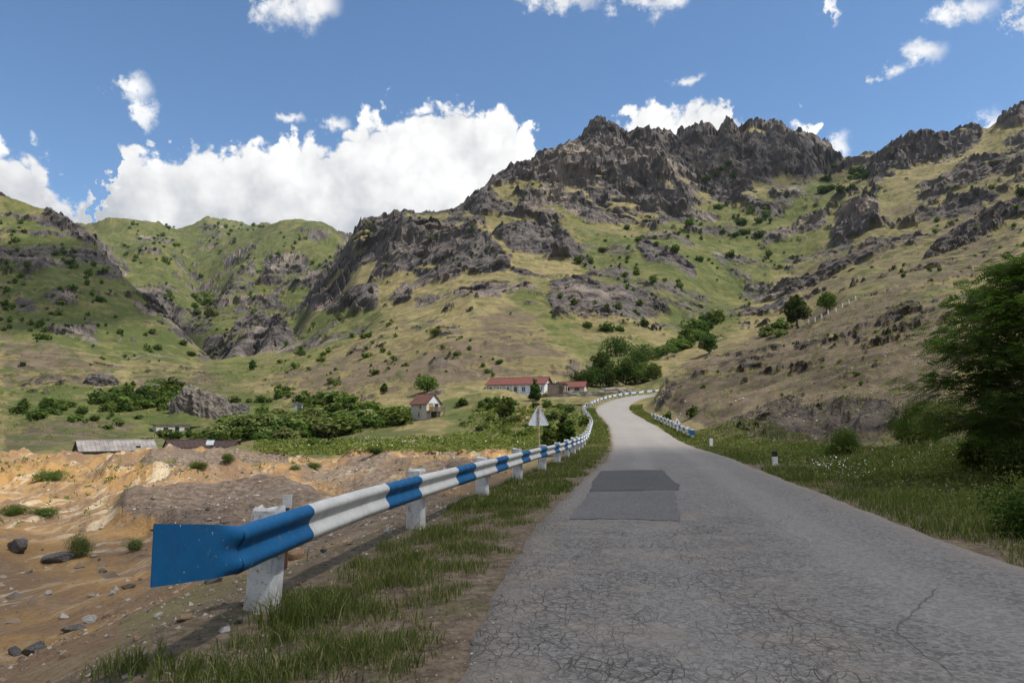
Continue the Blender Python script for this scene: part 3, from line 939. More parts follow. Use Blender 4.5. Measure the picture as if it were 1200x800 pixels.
M_ROAD = asphalt('asphalt', (0.098, 0.090, 0.082), (0.138, 0.127, 0.115), True, .52)
M_PATCH1 = asphalt('asphalt_patch_dark', (0.036, 0.034, 0.036), (0.050, 0.047, 0.049), False, grit=.16)
M_PATCH2 = asphalt('asphalt_patch', (0.072, 0.068, 0.067), (0.098, 0.093, 0.090), False, grit=.25)


# ------------------------------------------------------------------ road
def build_road():
    ss = np.concatenate([np.arange(-25, 30, .12), np.arange(30, 170, .6)])
    offs = np.array([-2.56, -2.5, -2.3, -1.4, -.5, .5, 1.4, 2.3, 2.5, 2.56])
    n = len(offs)
    V = np.zeros((len(ss), n, 3)); AO = np.zeros((len(ss), n)); AS = np.zeros((len(ss), n))
    jl = .14 * fbm(ss / 1.3, ss * 0, None, 5, gain=.65, seed=5); jr = .11 * fbm(ss / 1.6, ss * 0 + 9, None, 5, gain=.65, seed=6)
    nearw = np.interp(ss, [-25, 3, 12, 20], [0, 0, 0, 0])
    for k, o in enumerate(offs):
        jit = np.where(o < -2.2, jl, np.where(o > 2.2, jr, 0)) + nearw
        p = road_at(ss, 0)
        q = road_at(ss, 1.0)
        nrm = q - p
        V[:, k] = p + nrm * (o + jit)[:, None]
        V[:, k, 2] += .035 * (1 - (o / 2.5)**2) + (-.09 if abs(o) > 2.52 else 0)
        AO[:, k] = o; AS[:, k] = ss
    idx = np.arange(len(ss) * n).reshape(len(ss), n)
    q = np.stack([idx[:-1, :-1], idx[:-1, 1:], idx[1:, 1:], idx[1:, :-1]], -1).reshape(-1, 4)
    me = new_mesh('road', V.reshape(-1, 3), q)
    attr(me, 'off', AO.ravel()); attr(me, 'along', AS.ravel())
    road = link('road', me, M_ROAD, kind='structure')
    # resurfaced patches, thin sheets over the old asphalt
    rnd = random.Random(4)

    def patch(poly, mat, dz):
        bm = bmesh.new()
        pts = []
        for px, py in poly:
            u, t = ray(px, py)
            Y = (CAMZ - .03) / -t
            pts.append((float(u * Y), float(Y)))
        out = []
        for i in range(len(pts)):
            a = np.array(pts[i]); c = np.array(pts[(i + 1) % len(pts)])
            L = np.linalg.norm(c - a); k = max(1, int(L / .15))
            for j in range(k):
                p = a + (c - a) * j / k
                out.append((p[0] + rnd.uniform(-.025, .025), p[1] + rnd.uniform(-.05, .05)))
        o_, z_, s_ = road_dist(np.array([p[0] for p in out]), np.array([p[1] for p in out]))
        top = [bm.verts.new((p[0], p[1], z + .035 * (1 - (oo / 2.5)**2) + dz)) for p, z, oo in zip(out, z_, o_)]
        f = bm.faces.new(top)
        bmesh.ops.triangulate(bm, faces=[f])
        if bm.faces and sum(ff.normal.z for ff in bm.faces) < 0:
            bmesh.ops.reverse_faces(bm, faces=bm.faces)
        me = bpy.data.meshes.new('patch'); bm.to_mesh(me); bm.free()
        attr(me, 'off', np.zeros(len(me.vertices))); attr(me, 'along', np.full(len(me.vertices), 18.))
        link('patch', me, mat, parent=road)
    patch([(668, 606), (672, 598), (686, 582), (691, 574.5), (745, 575), (791, 574), (793, 590), (797, 611), (740, 608)], M_PATCH2, .006)
    patch([(691, 574.3), (695, 563), (704, 551), (740, 550.5), (777, 551), (783, 558), (788, 563), (797, 569), (795, 574.3), (745, 574.6)], M_PATCH1, .010)
    return road


ROAD = build_road()


# ------------------------------------------------------------------ guardrails
def paint(name, c1, chips, dirt):
    """old gloss paint with chips, streaks and dust"""
    m, b = material(name)
    P = b.n('ShaderNodeNewGeometry').outputs['Position']
    col = b.mix(b.ramp(b.noise(P, 2.2, 4, .6), .35, .7), c1, tuple(x * .86 for x in c1))
    d = b.ramp(b.noise(P, 7, 6, .75), .46, .74)
    col = b.mix(b.m('MULTIPLY', d, .5), col, dirt)
    sv = b.n('ShaderNodeMapping', {'Vector': P, 'Scale': (14, 14, 1.6)}).outputs[0]
    col = b.mix(b.m('MULTIPLY', b.ramp(b.noise(sv, 1.0, 4, .6), .58, .74), .45), col, dirt)
    col = b.mix(b.m('MULTIPLY', b.ramp(b.noise(P, 3.1, 5, .8), .66, .72), .7), col, (0.19, 0.105, 0.06, 1))
    ch = b.ramp(b.noise(P, 22, 4, .65), .675, .70)
    col = b.mix(b.m('MULTIPLY', ch, .85), col, chips)
    bs = b.n('ShaderNodeBsdfPrincipled', {'Base Color': col, 'Roughness': b.ramp(b.noise(P, 5, 3, .6), .3, .7, .42, .65)})
    bs.inputs['Specular IOR Level'].default_value = .35
    bp = b.n('ShaderNodeBump', {'Height': b.m('ADD', b.m('MULTIPLY', b.noise(P, 4.5, 2, .5), 2.2), b.m('MULTIPLY', b.noise(P, 40, 4, .6), .4)), 'Strength': .35, 'Distance': .015})
    b.t.links.new(bp.outputs[0], bs.inputs['Normal'])
    b.n('ShaderNodeOutputMaterial', {'Surface': bs.outputs[0]})
    return m


M_BLUE = paint('blue_paint', (0.0035, 0.112, 0.275, 1), (0.62, 0.62, 0.6, 1), (0.03, 0.09, 0.2, 1))
M_WHITE = paint('white_paint', (0.66, 0.645, 0.60, 1), (0.16, 0.13, 0.11, 1), (0.42, 0.385, 0.33, 1))
M_BOLT = plain('bolt_steel', (0.06, 0.055, 0.05), (0.12, 0.09, 0.07), 20, .6, metal=.6)


def concrete_white():
    m, b = material('whitewashed_concrete')
    P = b.n('ShaderNodeNewGeometry').outputs['Position']
    col = b.mix(b.ramp(b.noise(P, 7, 5, .65), .35, .7), (0.72, 0.70, 0.66), (0.50, 0.485, 0.46))
    col = b.mix(b.ramp(b.noise(P, 18, 5, .75), .56, .66), col, (0.23, 0.215, 0.20, 1))
    z = b.n('ShaderNodeTexCoord').outputs['Object']
    oz = b.n('ShaderNodeSeparateXYZ', {0: z}).outputs[2]
    dirt = b.ramp(b.m('ADD', oz, b.m('MULTIPLY', b.m('SUBTRACT', b.noise(P, 9, 4, .7), .5), .3)), -.02, .24, 1, 0)
    col = b.mix(b.m('MULTIPLY', dirt, .55), col, (0.36, 0.30, 0.20, 1))
    bs = b.n('ShaderNodeBsdfPrincipled', {'Base Color': col, 'Roughness': .9})
    bp = b.n('ShaderNodeBump', {'Height': b.noise(P, 45, 5, .7), 'Strength': .5, 'Distance': .02})
    b.t.links.new(bp.outputs[0], bs.inputs['Normal'])
    b.n('ShaderNodeOutputMaterial', {'Surface': bs.outputs[0]})
    return m


M_POST = concrete_white()
# W-beam profile: (towards road, height)
PROF = [(.022, 0.0), (.030, .004), (.040, .010), (.064, .026), (.080, .048), (.085, .068), (.080, .088), (.066, .110), (.046, .136), (.034, .156), (.031, .17), (.034, .184), (.046, .204),
        (.066, .230), (.080, .252), (.085, .272), (.080, .292), (.064, .314), (.040, .330), (.030, .336), (.022, .34)]


def post_mesh(h, seed, w=.24, d=.30):
    rnd = random.Random(seed)
    bm = bmesh.new()
    zs = [-.5, 0.0, .12, .3, .5, h - .1, h - .03, h]
    rings = []
    for i, z in enumerate(zs):
        k = 1.0 - .10 * max(0, z) / h
        if i == 0:
            k *= 1.04
        if i == len(zs) - 1:
            k *= .90
        ring = []
        c = .035
        base = [(-w/2+c, -d/2), (w/2-c, -d/2), (w/2, -d/2+c), (w/2, d/2-c), (w/2-c, d/2), (-w/2+c, d/2), (-w/2, d/2-c), (-w/2, -d/2+c)]
        for x, y in base:
            j = .010
            ring.append(bm.verts.new((x * k + rnd.uniform(-j, j), y * k + rnd.uniform(-j, j), z + (rnd.uniform(-.03, .02) if i == len(zs) - 1 else rnd.uniform(-.006, .006)))))
        rings.append(ring)
    for a, c in zip(rings[:-1], rings[1:]):
        for i in range(8):
            bm.faces.new((a[i], a[(i + 1) % 8], c[(i + 1) % 8], c[i]))
    bm.faces.new(rings[-1])
    bm.faces.new(rings[0][::-1])
    me = bpy.data.meshes.new('post'); bm.to_mesh(me); bm.free()
    me.materials.append(M_POST)
    return me


POSTS = [post_mesh(.92, i) for i in range(5)]
M_BEAM_SLOTS = (M_WHITE, M_BLUE)


def beam_mesh(s0, s1, off, sgn, zb, stripes, wob=0.0, end=None, step=.35, hscale=1.0):
    """W-beam along the road at an offset; sgn +1: bulge faces right. stripes(s) -> True where blue"""
    cuts = set(np.arange(s0, s1, step).tolist() + [s1])
    for e in stripes('edges', s0, s1):
        cuts.add(e)
    ss = np.array(sorted(cuts))
    keep = [0]
    for i in range(1, len(ss)):
        if ss[i] - ss[keep[-1]] > 1e-3:
            keep.append(i)
    ss = ss[keep]
    p = road_at(ss, off); q = road_at(ss, off + 1.0)
    nrm = q - p; nrm[:, 2] = 0
    prof = np.array(PROF)
    T = .004
    V = np.zeros((len(ss), len(prof) * 2, 3))
    dent = .014 * fbm(ss / 1.7, ss * 0 + 3, None, 3, seed=8) * (wob > 0)
    lift = wob * fbm(ss / 6, ss * 0, None, 3, seed=9)
    for k, (d, z) in enumerate(prof):
        V[:, k] = p + nrm * ((sgn * d + dent))[:, None]
        V[:, k, 2] += zb + z * hscale + lift
        V[:, 2 * len(prof) - 1 - k] = V[:, k] - nrm * (sgn * T)
        V[:, 2 * len(prof) - 1 - k, 2] += 0
    n = 2 * len(prof)
    idx = np.arange(len(ss) * n).reshape(len(ss), n)
    faces = []; mats = []
    for i in range(len(ss) - 1):
        blue = stripes('at', .5 * (ss[i] + ss[i + 1]), 0)
        for k in range(n):
            k2 = (k + 1) % n
            f = (idx[i, k], idx[i, k2], idx[i + 1, k2], idx[i + 1, k])
            faces.append(f if sgn < 0 else f[::-1]); mats.append(1 if blue else 0)
    me = new_mesh('beam', V.reshape(-1, 3), np.array(faces))
    for m in M_BEAM_SLOTS:
        me.materials.append(m)
    me.polygons.foreach_set('material_index', np.array(mats, np.int32))
    me.set_sharp_from_angle(angle=math.radians(40))
    return me


def striper(phase, period=3.6, blue=1.4):
    def f(mode, a, c):
        if mode == 'at':
            return ((a - phase) % period) < blue
        out = []
        k = math.floor((a - phase) / period) - 1
        while phase + k * period < c:
            for e in (phase + k * period, phase + k * period + blue):
                if a < e < c:
                    out.append(e)
            k += 1
        return out
    return f


def guardrail(s0, s1, off, sgn, label, phase, post_step, zb=.33, seclen=4.32, wob=.012, seed=0, first_post=None, hscale=1.0, ends=()):
    p0 = road_at(s0, off)
    g = link('guardrail', None, label=label, cat='guardrail', group=None, loc=tuple(p0))
    inv = Matrix.Translation(-Vector(p0))
    st = striper(phase)
    s = s0
    rnd = random.Random(seed)
    while s < s1 - .2:
        e = min(s + seclen, s1)
        me = beam_mesh(s - (.0 if s == s0 else .12), e, off + sgn * (.0 if int((s - s0) / seclen) % 2 else .006), sgn, zb, st, wob, step=.35 if s < 40 else .8, hscale=hscale)
        me.transform(inv)
        link('beam', me, parent=g)
        s = e
    s = first_post if first_post is not None else s0 + .5
    i = 0
    while s < s1:
        c = road_at(s, off - sgn * .17)
        a = road_at(s + .2, off) - road_at(s - .2, off)
        rz = math.atan2(a[1], a[0])
        gz = ground_z(c[0], c[1])
        o = link('post', POSTS[(i * 2 + seed) % 5], parent=g)
        hfull = c[2] + zb + .34 * hscale + rnd.uniform(.02, .10)
        o.location = Vector((c[0], c[1], gz)) - Vector(p0)
        o.rotation_euler = (rnd.uniform(-.03, .03), rnd.uniform(-.03, .03), rz)
        o.scale = (1, .86, (hfull - gz) / .92)
        s += post_step * rnd.uniform(.94, 1.06)
        i += 1
    return g


def fishtail(g, s_end, s_beam, off, sgn, zb, dz_end, direction):
    """flat flared end plate; s_beam is where the beam starts"""
    p0 = np.array(g.location)
    n = 14
    prof = np.array(PROF)
    ss = np.linspace(s_beam, s_end, n)
    V = []
    for i, s in enumerate(ss):
        k = i / (n - 1)
        flat = float(sstep(np.array(k), .0, .34))
        h = .34 + .012 * float(sstep(np.array(k), .12, .42))
        base = zb - .006 * float(sstep(np.array(k), .12, .42)) + dz_end * k
        c = road_at(s, off); q = road_at(s, off + 1.0)
        nr = q - c; nr[2] = 0
        row = []
        for d, z in prof:
            dd = d * (1 - flat) + .035 * flat
            P_ = c + nr * sgn * dd
            row.append((P_[0], P_[1], P_[2] + base + z / .34 * h))
        V.append(row)
    V = np.array(V); m = len(prof)
    nr = road_at(s_beam, 1.0) - road_at(s_beam, 0.0)
    B = V - nr[None, None, :] * sgn * .005
    allv = np.concatenate([V.reshape(-1, 3), B.reshape(-1, 3)]) - p0
    F_ = []
    o2 = n * m
    for i in range(n - 1):
        for k in range(m - 1):
            a, b_, c, d = i * m + k, i * m + k + 1, (i + 1) * m + k + 1, (i + 1) * m + k
            F_.append((a, b_, c, d)); F_.append((o2 + d, o2 + c, o2 + b_, o2 + a))
    for i in range(n - 1):
        for k in (0, m - 1):
            a, d = i * m + k, (i + 1) * m + k
            F_.append((a, d, o2 + d, o2 + a))
    for k in range(m - 1):
        a, b_ = (n - 1) * m + k, (n - 1) * m + k + 1
        F_.append((a, b_, o2 + b_, o2 + a))
    me = new_mesh('end_plate', allv, np.array(F_))
    bm = bmesh.new(); bm.from_mesh(me); bmesh.ops.recalc_face_normals(bm, faces=bm.faces); bm.to_mesh(me); bm.free()
    me.set_sharp_from_angle(angle=math.radians(50))
    me.materials.append(M_BLUE)
    return link('end_plate', me, parent=g)


S_J = 117.0
GA = guardrail(5.15, S_J, -4.28, 1, 'long blue and white striped guardrail with blue end plate along the left verge', 5.1, 4.7, seed=1, first_post=6.1)
fishtail(GA, 4.06, 5.22, -4.272, 1, .33, .165, -1)
bolt = None
for s in (6.1, 6.55, 9.35, 9.55, 10.9, 13.7, 15.2, 18.0, 19.5):
    bm = bmesh.new()
    bmesh.ops.create_cone(bm, cap_ends=True, segments=8, radius1=.022, radius2=.015, depth=.022)
    me = bpy.data.meshes.new('bolt'); bm.to_mesh(me); bm.free()
    c = road_at(s, -4.28 + .014)
    o = link('bolt', me, M_BOLT, parent=GA)
    o.location = Vector((c[0], c[1], c[2] + .33 + .17)) - GA.location
    o.rotation_euler = (math.radians(90), 0, math.radians(70))
GB = guardrail(S_J + 3.4, 172, -3.7, 1, 'white and blue guardrail curving round the far bend beside the trees', S_J, 2.6, seed=2, seclen=8.0)
GC = guardrail(60, 96, 3.7, -1, 'short striped guardrail below the rocky hill with blue end', 60.0, 3.0, seed=3, seclen=6.0)
fishtail(GC, 58.9, 60, 3.7, -1, .33, .02, 1)


# ------------------------------------------------------------------ mesh helpers for built things
class MB:
    def __init__(self):
        self.bm = bmesh.new()

    def box(self, x0, x1, y0, y1, z0, z1, rot=None):
        v = [self.bm.verts.new(p) for p in ((x0, y0, z0), (x1, y0, z0), (x1, y1, z0), (x0, y1, z0), (x0, y0, z1), (x1, y0, z1), (x1, y1, z1), (x0, y1, z1))]
        for f in ((0, 3, 2, 1), (4, 5, 6, 7), (0, 1, 5, 4), (1, 2, 6, 5), (2, 3, 7, 6), (3, 0, 4, 7)):
            self.bm.faces.new([v[i] for i in f])
        return self

    def prism(self, poly, axis, a, c):
        """poly in the plane across axis (0: yz, 1: xz, 2: xy), extruded from a to c"""
        def P(p, t):
            return {0: (t, p[0], p[1]), 1: (p[0], t, p[1]), 2: (p[0], p[1], t)}[axis]
        A = [self.bm.verts.new(P(p, a)) for p in poly]; B = [self.bm.verts.new(P(p, c)) for p in poly]
        n = len(poly)
        self.bm.faces.new(A); self.bm.faces.new(B[::-1])
        for i in range(n):
            self.bm.faces.new((A[i], B[i], B[(i + 1) % n], A[(i + 1) % n]))
        return self

    def tube(self, pts, rads, seg=8, cap=True):
        pts = [Vector(p) for p in pts]
        rings = []
        for i, p in enumerate(pts):
            d = (pts[min(i + 1, len(pts) - 1)] - pts[max(i - 1, 0)]).normalized()
            up = Vector((0, 0, 1)) if abs(d.z) < .95 else Vector((1, 0, 0))
            s = d.cross(up).normalized(); t = s.cross(d).normalized()
            r = rads[i] if hasattr(rads, '__len__') else rads
            rings.append([self.bm.verts.new(p + (s * math.cos(a) + t * math.sin(a)) * r) for a in (2 * math.pi * k / seg for k in range(seg))])
        for A, B in zip(rings[:-1], rings[1:]):
            for k in range(seg):
                self.bm.faces.new((A[k], A[(k + 1) % seg], B[(k + 1) % seg], B[k]))
        if cap:
            self.bm.faces.new(rings[0][::-1]); self.bm.faces.new(rings[-1])
        return self

    def build(self, name, mat, parent=None, smooth=False, **kw):
        bmesh.ops.recalc_face_normals(self.bm, faces=self.bm.faces)
        me = bpy.data.meshes.new(name)
        self.bm.to_mesh(me); self.bm.free()
        if smooth:
            me.polygons.foreach_set('use_smooth', np.ones(len(me.polygons), bool))
            me.set_sharp_from_angle(angle=math.radians(45))
        return link(name, me, mat, parent=parent, **kw)


_p = road_at(58.88, 3.7)
_o = MB().box(-.20, .16, -.03, .03, .30, .70).build('end_cap', M_BLUE, GC)
_o.location = Vector(_p) - GC.location

M_SIGNBACK = plain('galvanised_sign_back', (0.84, 0.86, 0.87), (0.74, 0.76, 0.77), 5, .5, metal=.0, spec=.4)
M_POLE = plain('worn_white_pole', (0.60, 0.53, 0.38), (0.42, 0.27, 0.13), 9, .8, lo=.42, hi=.60)
M_BLACK = plain('black_paint', (0.012, 0.012, 0.013), (0.03, 0.028, 0.025), 9, .7)
M_SIGNWHITE = plain('sign_white', (0.74, 0.74, 0.73), (0.62, 0.62, 0.6), 6, .5)
M_SIGNRED = plain('sign_red', (0.45, 0.30, 0.28), (0.38, 0.24, 0.22), 6, .5)
M_RUSTBROWN = plain('rusty_brown_steel', (0.13, 0.062, 0.040), (0.19, 0.085, 0.05), 4, .85)
M_PLAINWHITE = plain('whitewash', (0.74, 0.73, 0.70), (0.60, 0.585, 0.55), 8, .85, bump=.2)


def tri_sign(label, loc, rz, side, height, poleh, back=True):
    t = link('road_sign', None, label=label, cat='road sign', loc=loc, rz=rz)
    pole = MB().tube([(0, 0, -.4), (0, 0, .55)], .037, 10).build('pole_foot', M_BLACK, t, True)
    MB().tube([(0, 0, .55), (0, 0, poleh)], .034, 10).build('pole', M_POLE if back else M_PLAINWHITE, t, True)
    h = side * .866
    zb = height - h
    r = .06

    def rounded(s, zc):
        pts = []
        for k in range(3):
            a = math.pi / 2 + k * 2 * math.pi / 3
            R_ = s / math.sqrt(3) - 2 * r
            cx, cz = R_ * math.cos(a), zc + R_ * math.sin(a)
            for j in range(-3, 4):
                q = a + j * (math.pi / 3) / 3
                pts.append((cx + r * math.cos(q), cz + r * math.sin(q)))
        return pts
    zc = zb + h / 3
    yf = -.045
    plate = MB().prism(rounded(side, zc), 1, yf - .004, yf).build('plate', M_SIGNBACK, t)
    if back:
        rim = MB()
        P = rounded(side, zc)
        rim.tube([(x, yf + .006, z) for x, z in P + P[:1]], .010, 5, False).build('rim', M_SIGNBACK, plate)
        MB().box(-.07, .07, yf, -.03, zc - .03, zc + .01).build('clamp', M_RUSTBROWN, t)
        MB().box(-.07, .07, yf, -.03, zc + .24, zc + .28).build('clamp', M_RUSTBROWN, t)
    else:
        MB().prism(rounded(side * .98, zc), 1, yf - .008, yf - .005).build('border', M_SIGNRED, plate)
        MB().prism(rounded(side * .82, zc), 1, yf - .012, yf - .0085).build('face', M_SIGNWHITE, plate)
        pic = MB()
        pic.prism([(-.035, zc - .14), (.035, zc - .14), (.035, zc - .01), (.10, zc + .06), (.05, zc + .11), (-.035, zc + .03)], 1, yf - .015, yf - .0125).build('symbol', M_BLACK, plate)
    return t


# the sign seen from behind, beyond the rail: the plate faces traffic coming down the road
p = world(631.5, 500, 32.0)
gz = ground_z(p[0], 32.0)
sgn_top = world(631.5, 474, 32.0)[2]
t = tri_sign('grey metal back of a triangular road sign on a rusty white pole behind the guardrail', (p[0], 32.0, gz), math.radians(200), 1.02, sgn_top - gz, sgn_top - gz - .12, True)
p = world(795.5, 508, 60.0)
gz = ground_z(p[0] + .35, 60.0)
t = tri_sign('small white triangular road sign at the blue end of the short guardrail', (p[0] + .05, 60.8, gz), math.radians(6), .80, 1.75, 1.62, False)


# ------------------------------------------------------------------ marker posts
def marker(px, py, Y, h, w, label, band, tilt):
    p = world(px, py, Y)
    gz = ground_z(p[0], p[1])
    t = link('marker_post', None, label=label, cat='post', group='white marker posts along the right verge', loc=(p[0], p[1], gz), rz=.2)
    t.rotation_euler = (tilt[0], tilt[1], .2)
    MB().prism([(-w, -w * .8), (w, -w * .8), (w, w * .3), (w * .5, w * .8), (-w * .5, w * .8), (-w, w * .3)], 2, -.3, h - (band or .0)).build('shaft', M_PLAINWHITE, t)
    if band:
        w2 = w * .96
        MB().prism([(-w2, -w2 * .8), (w2, -w2 * .8), (w2, w2 * .3), (w2 * .5, w2 * .8), (-w2 * .5, w2 * .8), (-w2, w2 * .3)], 2, h - band, h).build('black_top', M_BLACK, t)
    return t


marker(908, 545, 25.5, .55, .085, 'white marker post with a black top on the grass beside the road', .18, (.02, -.03))
marker(833, 524, 46, .66, .10, 'plain white marker post near the short guardrail', .06, (0, .03))
p = world(336, 600, 9.2)
t = link('stake', None, label='thin white stake standing behind the guardrail end post', cat='stake', loc=(p[0], p[1], ground_z(p[0], p[1])))
zt = world(336, 579, 9.2)[2] - t.location.z
MB().prism([(-.055, zt - .16), (.055, zt - .16), (.06, zt), (-.05, zt - .01)], 1, -.012, .012).build('board', M_PLAINWHITE, t)
MB().box(-.02, .02, .012, .04, -.3, zt - .02).build('shaft', M_RUSTBROWN, t)

# barrier across the side track at the bend
pa = road_at(S_J + 1.6, -4.2); ga = ground_z(pa[0], pa[1])
pb = world(667.5, 476, 119.0)
bar = link('barrier', None, label='brown steel bar between white posts where the guardrail breaks', cat='barrier', loc=(pa[0], pa[1], ga))
dx = pb[0] - pa[0]; dy = pb[1] - pa[1]
zb_ = world(667.5, 478, 119.0)[2]
for x, y in ((0, 0), (dx, dy)):
    z0 = ground_z(pa[0] + x, pa[1] + y) - ga
    MB().prism([(x - .16, y - .12), (x + .16, y - .12), (x + .16, y + .12), (x - .16, y + .12)], 2, z0 - .4, max(z0 + .95, .95)).build('post', M_PLAINWHITE, bar)
MB().tube([(0.1, -.2, .62), (dx, dy - .2, .62)], .16, 8).build('crossbar', M_RUSTBROWN, bar, True)

# ------------------------------------------------------------------ buildings
M_WWALL = plain('white_plaster', (0.66, 0.68, 0.70), (0.54, 0.555, 0.57), 1.2, .9, bump=.2)
M_REDROOF = plain('red_sheet_roof', (0.165, 0.046, 0.035), (0.120, 0.050, 0.040), 1.0, .8)
M_BROWNROOF = plain('brown_sheet_roof', (0.105, 0.048, 0.035), (0.14, 0.065, 0.048), 1.3, .85)
M_STONE = plain('rough_stone_wall', (0.36, 0.315, 0.26), (0.20, 0.17, 0.14), 2.4, .95, bump=.8, bscale=6)
M_PINK = plain('pink_tuff', (0.40, 0.28, 0.23), (0.30, 0.22, 0.18), 2.0, .95, bump=.5)
M_TIMBER = plain('weathered_timber', (0.11, 0.08, 0.06), (0.19, 0.145, 0.11), 3, .9)
M_SLATE = plain('grey_asbestos_roof', (0.27, 0.245, 0.225), (0.165, 0.15, 0.14), .9, .95, bump=.4, bscale=4)
M_GLASS = plain('dark_window_glass', (0.015, 0.018, 0.022), (0.03, 0.035, 0.04), 3, .15, spec=.6)
M_YELLOW = plain('yellow_shutter', (0.62, 0.36, 0.04), (0.5, 0.3, 0.05), 3, .7)
M_PALESTONE = plain('pale_stone_wall', (0.56, 0.52, 0.46), (0.40, 0.365, 0.31), 2.6, .95, bump=.7, bscale=5)
M_HUT = plain('hut_sheet', (0.36, 0.39, 0.42), (0.27, 0.3, 0.32), 3, .7)
M_RUSTSHEET = plain('rust_red_sheet', (0.052, 0.029, 0.025), (0.038, 0.026, 0.024), 2, .85)


def opening(root, x, z, w, h, y, frame, axis=1, kind='window', glass=None, sill=True):
    """a window or door set into a wall face; axis 1: wall faces -y, axis 0: wall faces +x"""
    def B(mb, a0, a1, d0, d1, z0, z1):
        if axis == 1:
            mb.box(a0, a1, y - d1, y - d0, z0, z1)
        else:
            mb.box(y + d0, y + d1, a0, a1, z0, z1)
        return mb
    f = MB()
    t = .09
    B(f, x - w / 2 - t, x - w / 2, -.03, .05, z, z + h + t); B(f, x + w / 2, x + w / 2 + t, -.03, .05, z, z + h + t)
    B(f, x - w / 2, x + w / 2, -.03, .05, z + h, z + h + t)
    o = f.build(kind, frame, root)
    g = MB(); B(g, x - w / 2, x + w / 2, -.02, .012, z, z + h)
    if kind == 'window':
        g.build('pane', glass or M_GLASS, o)
        m = MB(); B(m, x - .03, x + .03, .012, .035, z, z + h); m.build('mullion', frame, o)
        if sill:
            s_ = MB(); B(s_, x - w / 2 - .12, x + w / 2 + .12, -.02, .10, z - .08, z - .003); s_.build('sill', frame, o)
    else:
        g.build('door_leaf', glass or M_TIMBER, o)
    return o


def gable_house(name, label, cat, loc, rz, L, D, h, rise, wall, roof, over=.35, base=1.5, gable=None, roof_t=.10, ribs=0):
    """ridge along local x; long front faces -y"""
    t = link(name, None, label=label, cat=cat, loc=loc, rz=rz)
    MB().prism([(-D / 2, -base), (D / 2, -base), (D / 2, h), (0, h + rise), (-D / 2, h)], 0, -L / 2, L / 2).build('wall', wall, t)
    sl = rise / (D / 2)
    rf = MB()
    y1 = D / 2 + over
    rf.prism([(-y1, h - sl * over), (0, h + rise), (y1, h - sl * over), (y1, h - sl * over + roof_t), (0, h + rise + roof_t), (-y1, h - sl * over + roof_t)], 0, -L / 2 - over, L / 2 + over)
    r = rf.build('roof', roof, t)
    r.location.z += .012
    n = int(L / ribs) if ribs else 0
    for k in range(n + 1 if n else 0):
        x = -L / 2 - over + .05 + k * (L + 2 * over - .1) / n
        s_ = MB().prism([(-y1, h - sl * over + roof_t), (-.05, h + rise + roof_t - sl * .05), (-.05, h + rise + roof_t + .05 - sl * .05), (-y1, h - sl * over + roof_t + .05)], 0, x - .03, x + .03)
        s_.build('seam', roof, r)
    MB().tube([(-L / 2 - over, 0, h + rise + roof_t + .01), (L / 2 + over, 0, h + rise + roof_t + .01)], .07, 6).build('ridge_cap', roof, r)
    if gable:
        for sx in (1,):
            x = sx * (L / 2)
            MB().prism([(-D / 2 + .05, h + .02), (D / 2 - .05, h + .02), (0, h + rise - .06)], 0, x + .004, x + .04).build('gable_board', gable, t)
    return t


def at(px, py, Y):
    p = world(px, py, Y)
    return Vector(p)


# long white house
Yh = 165.0
c = at(609, 461.5, Yh)
LH, DH, HH, RH = 13.4, 5.6, 2.25, 1.45
house = gable_house('house', 'long white house with a red sheet roof below the mountain', 'house', (c.x, c.y + 2.5, c.z), math.radians(-20), LH, DH, HH, RH, M_WWALL, M_REDROOF, .45, 2.0, None, .09, 1.1)
for k in range(7):
    x = -LH / 2 + .9 + k * (LH - 1.8) / 6
    if k == 3:
        opening(house, x, .0, .8, 1.6, -DH / 2, M_WWALL, 1, 'door')
    else:
        opening(house, x, .55, .72, .95, -DH / 2, M_WWALL)
opening(house, 0, .55, .7, .95, LH / 2, M_WWALL, 0)
MB().box(-LH / 2 - .5, LH / 2 - .2, -DH / 2 - .9, -DH / 2 - .01, -.5, .02).build('porch', M_WWALL, house)
for k in range(9):
    x = -LH / 2 + .0 + k * (LH - .6) / 8
    MB().box(x - .05, x + .05, -DH / 2 - .86, -DH / 2 - .76, .02, HH - .35).build('porch_post', M_WWALL, house)
MB().box(-LH / 2 - .45, LH / 2 - .25, -DH / 2 - .84, -DH / 2 - .78, .42, .50).build('porch_rail', M_WWALL, house)
wall_t = link('terrace_wall', None, label='low rubble terrace wall in front of the long white house', cat='wall', loc=(c.x, c.y + 2.5, c.z), rz=math.radians(-20))
rnd = random.Random(12)
stone_meshes = []


def rough_block(seed, sx, sy, sz):
    r = random.Random(seed)
    bm = bmesh.new()
    bmesh.ops.create_cube(bm, size=1.0)
    bmesh.ops.bevel(bm, geom=bm.edges[:], offset=.12, segments=1, affect='EDGES')
    for v in bm.verts:
        v.co = Vector((v.co.x * sx, v.co.y * sy, v.co.z * sz)) + Vector((r.uniform(-.05, .05) * sx, r.uniform(-.05, .05) * sy, r.uniform(-.07, .07) * sz))
    me = bpy.data.meshes.new('stone_block'); bm.to_mesh(me); bm.free()
    return me


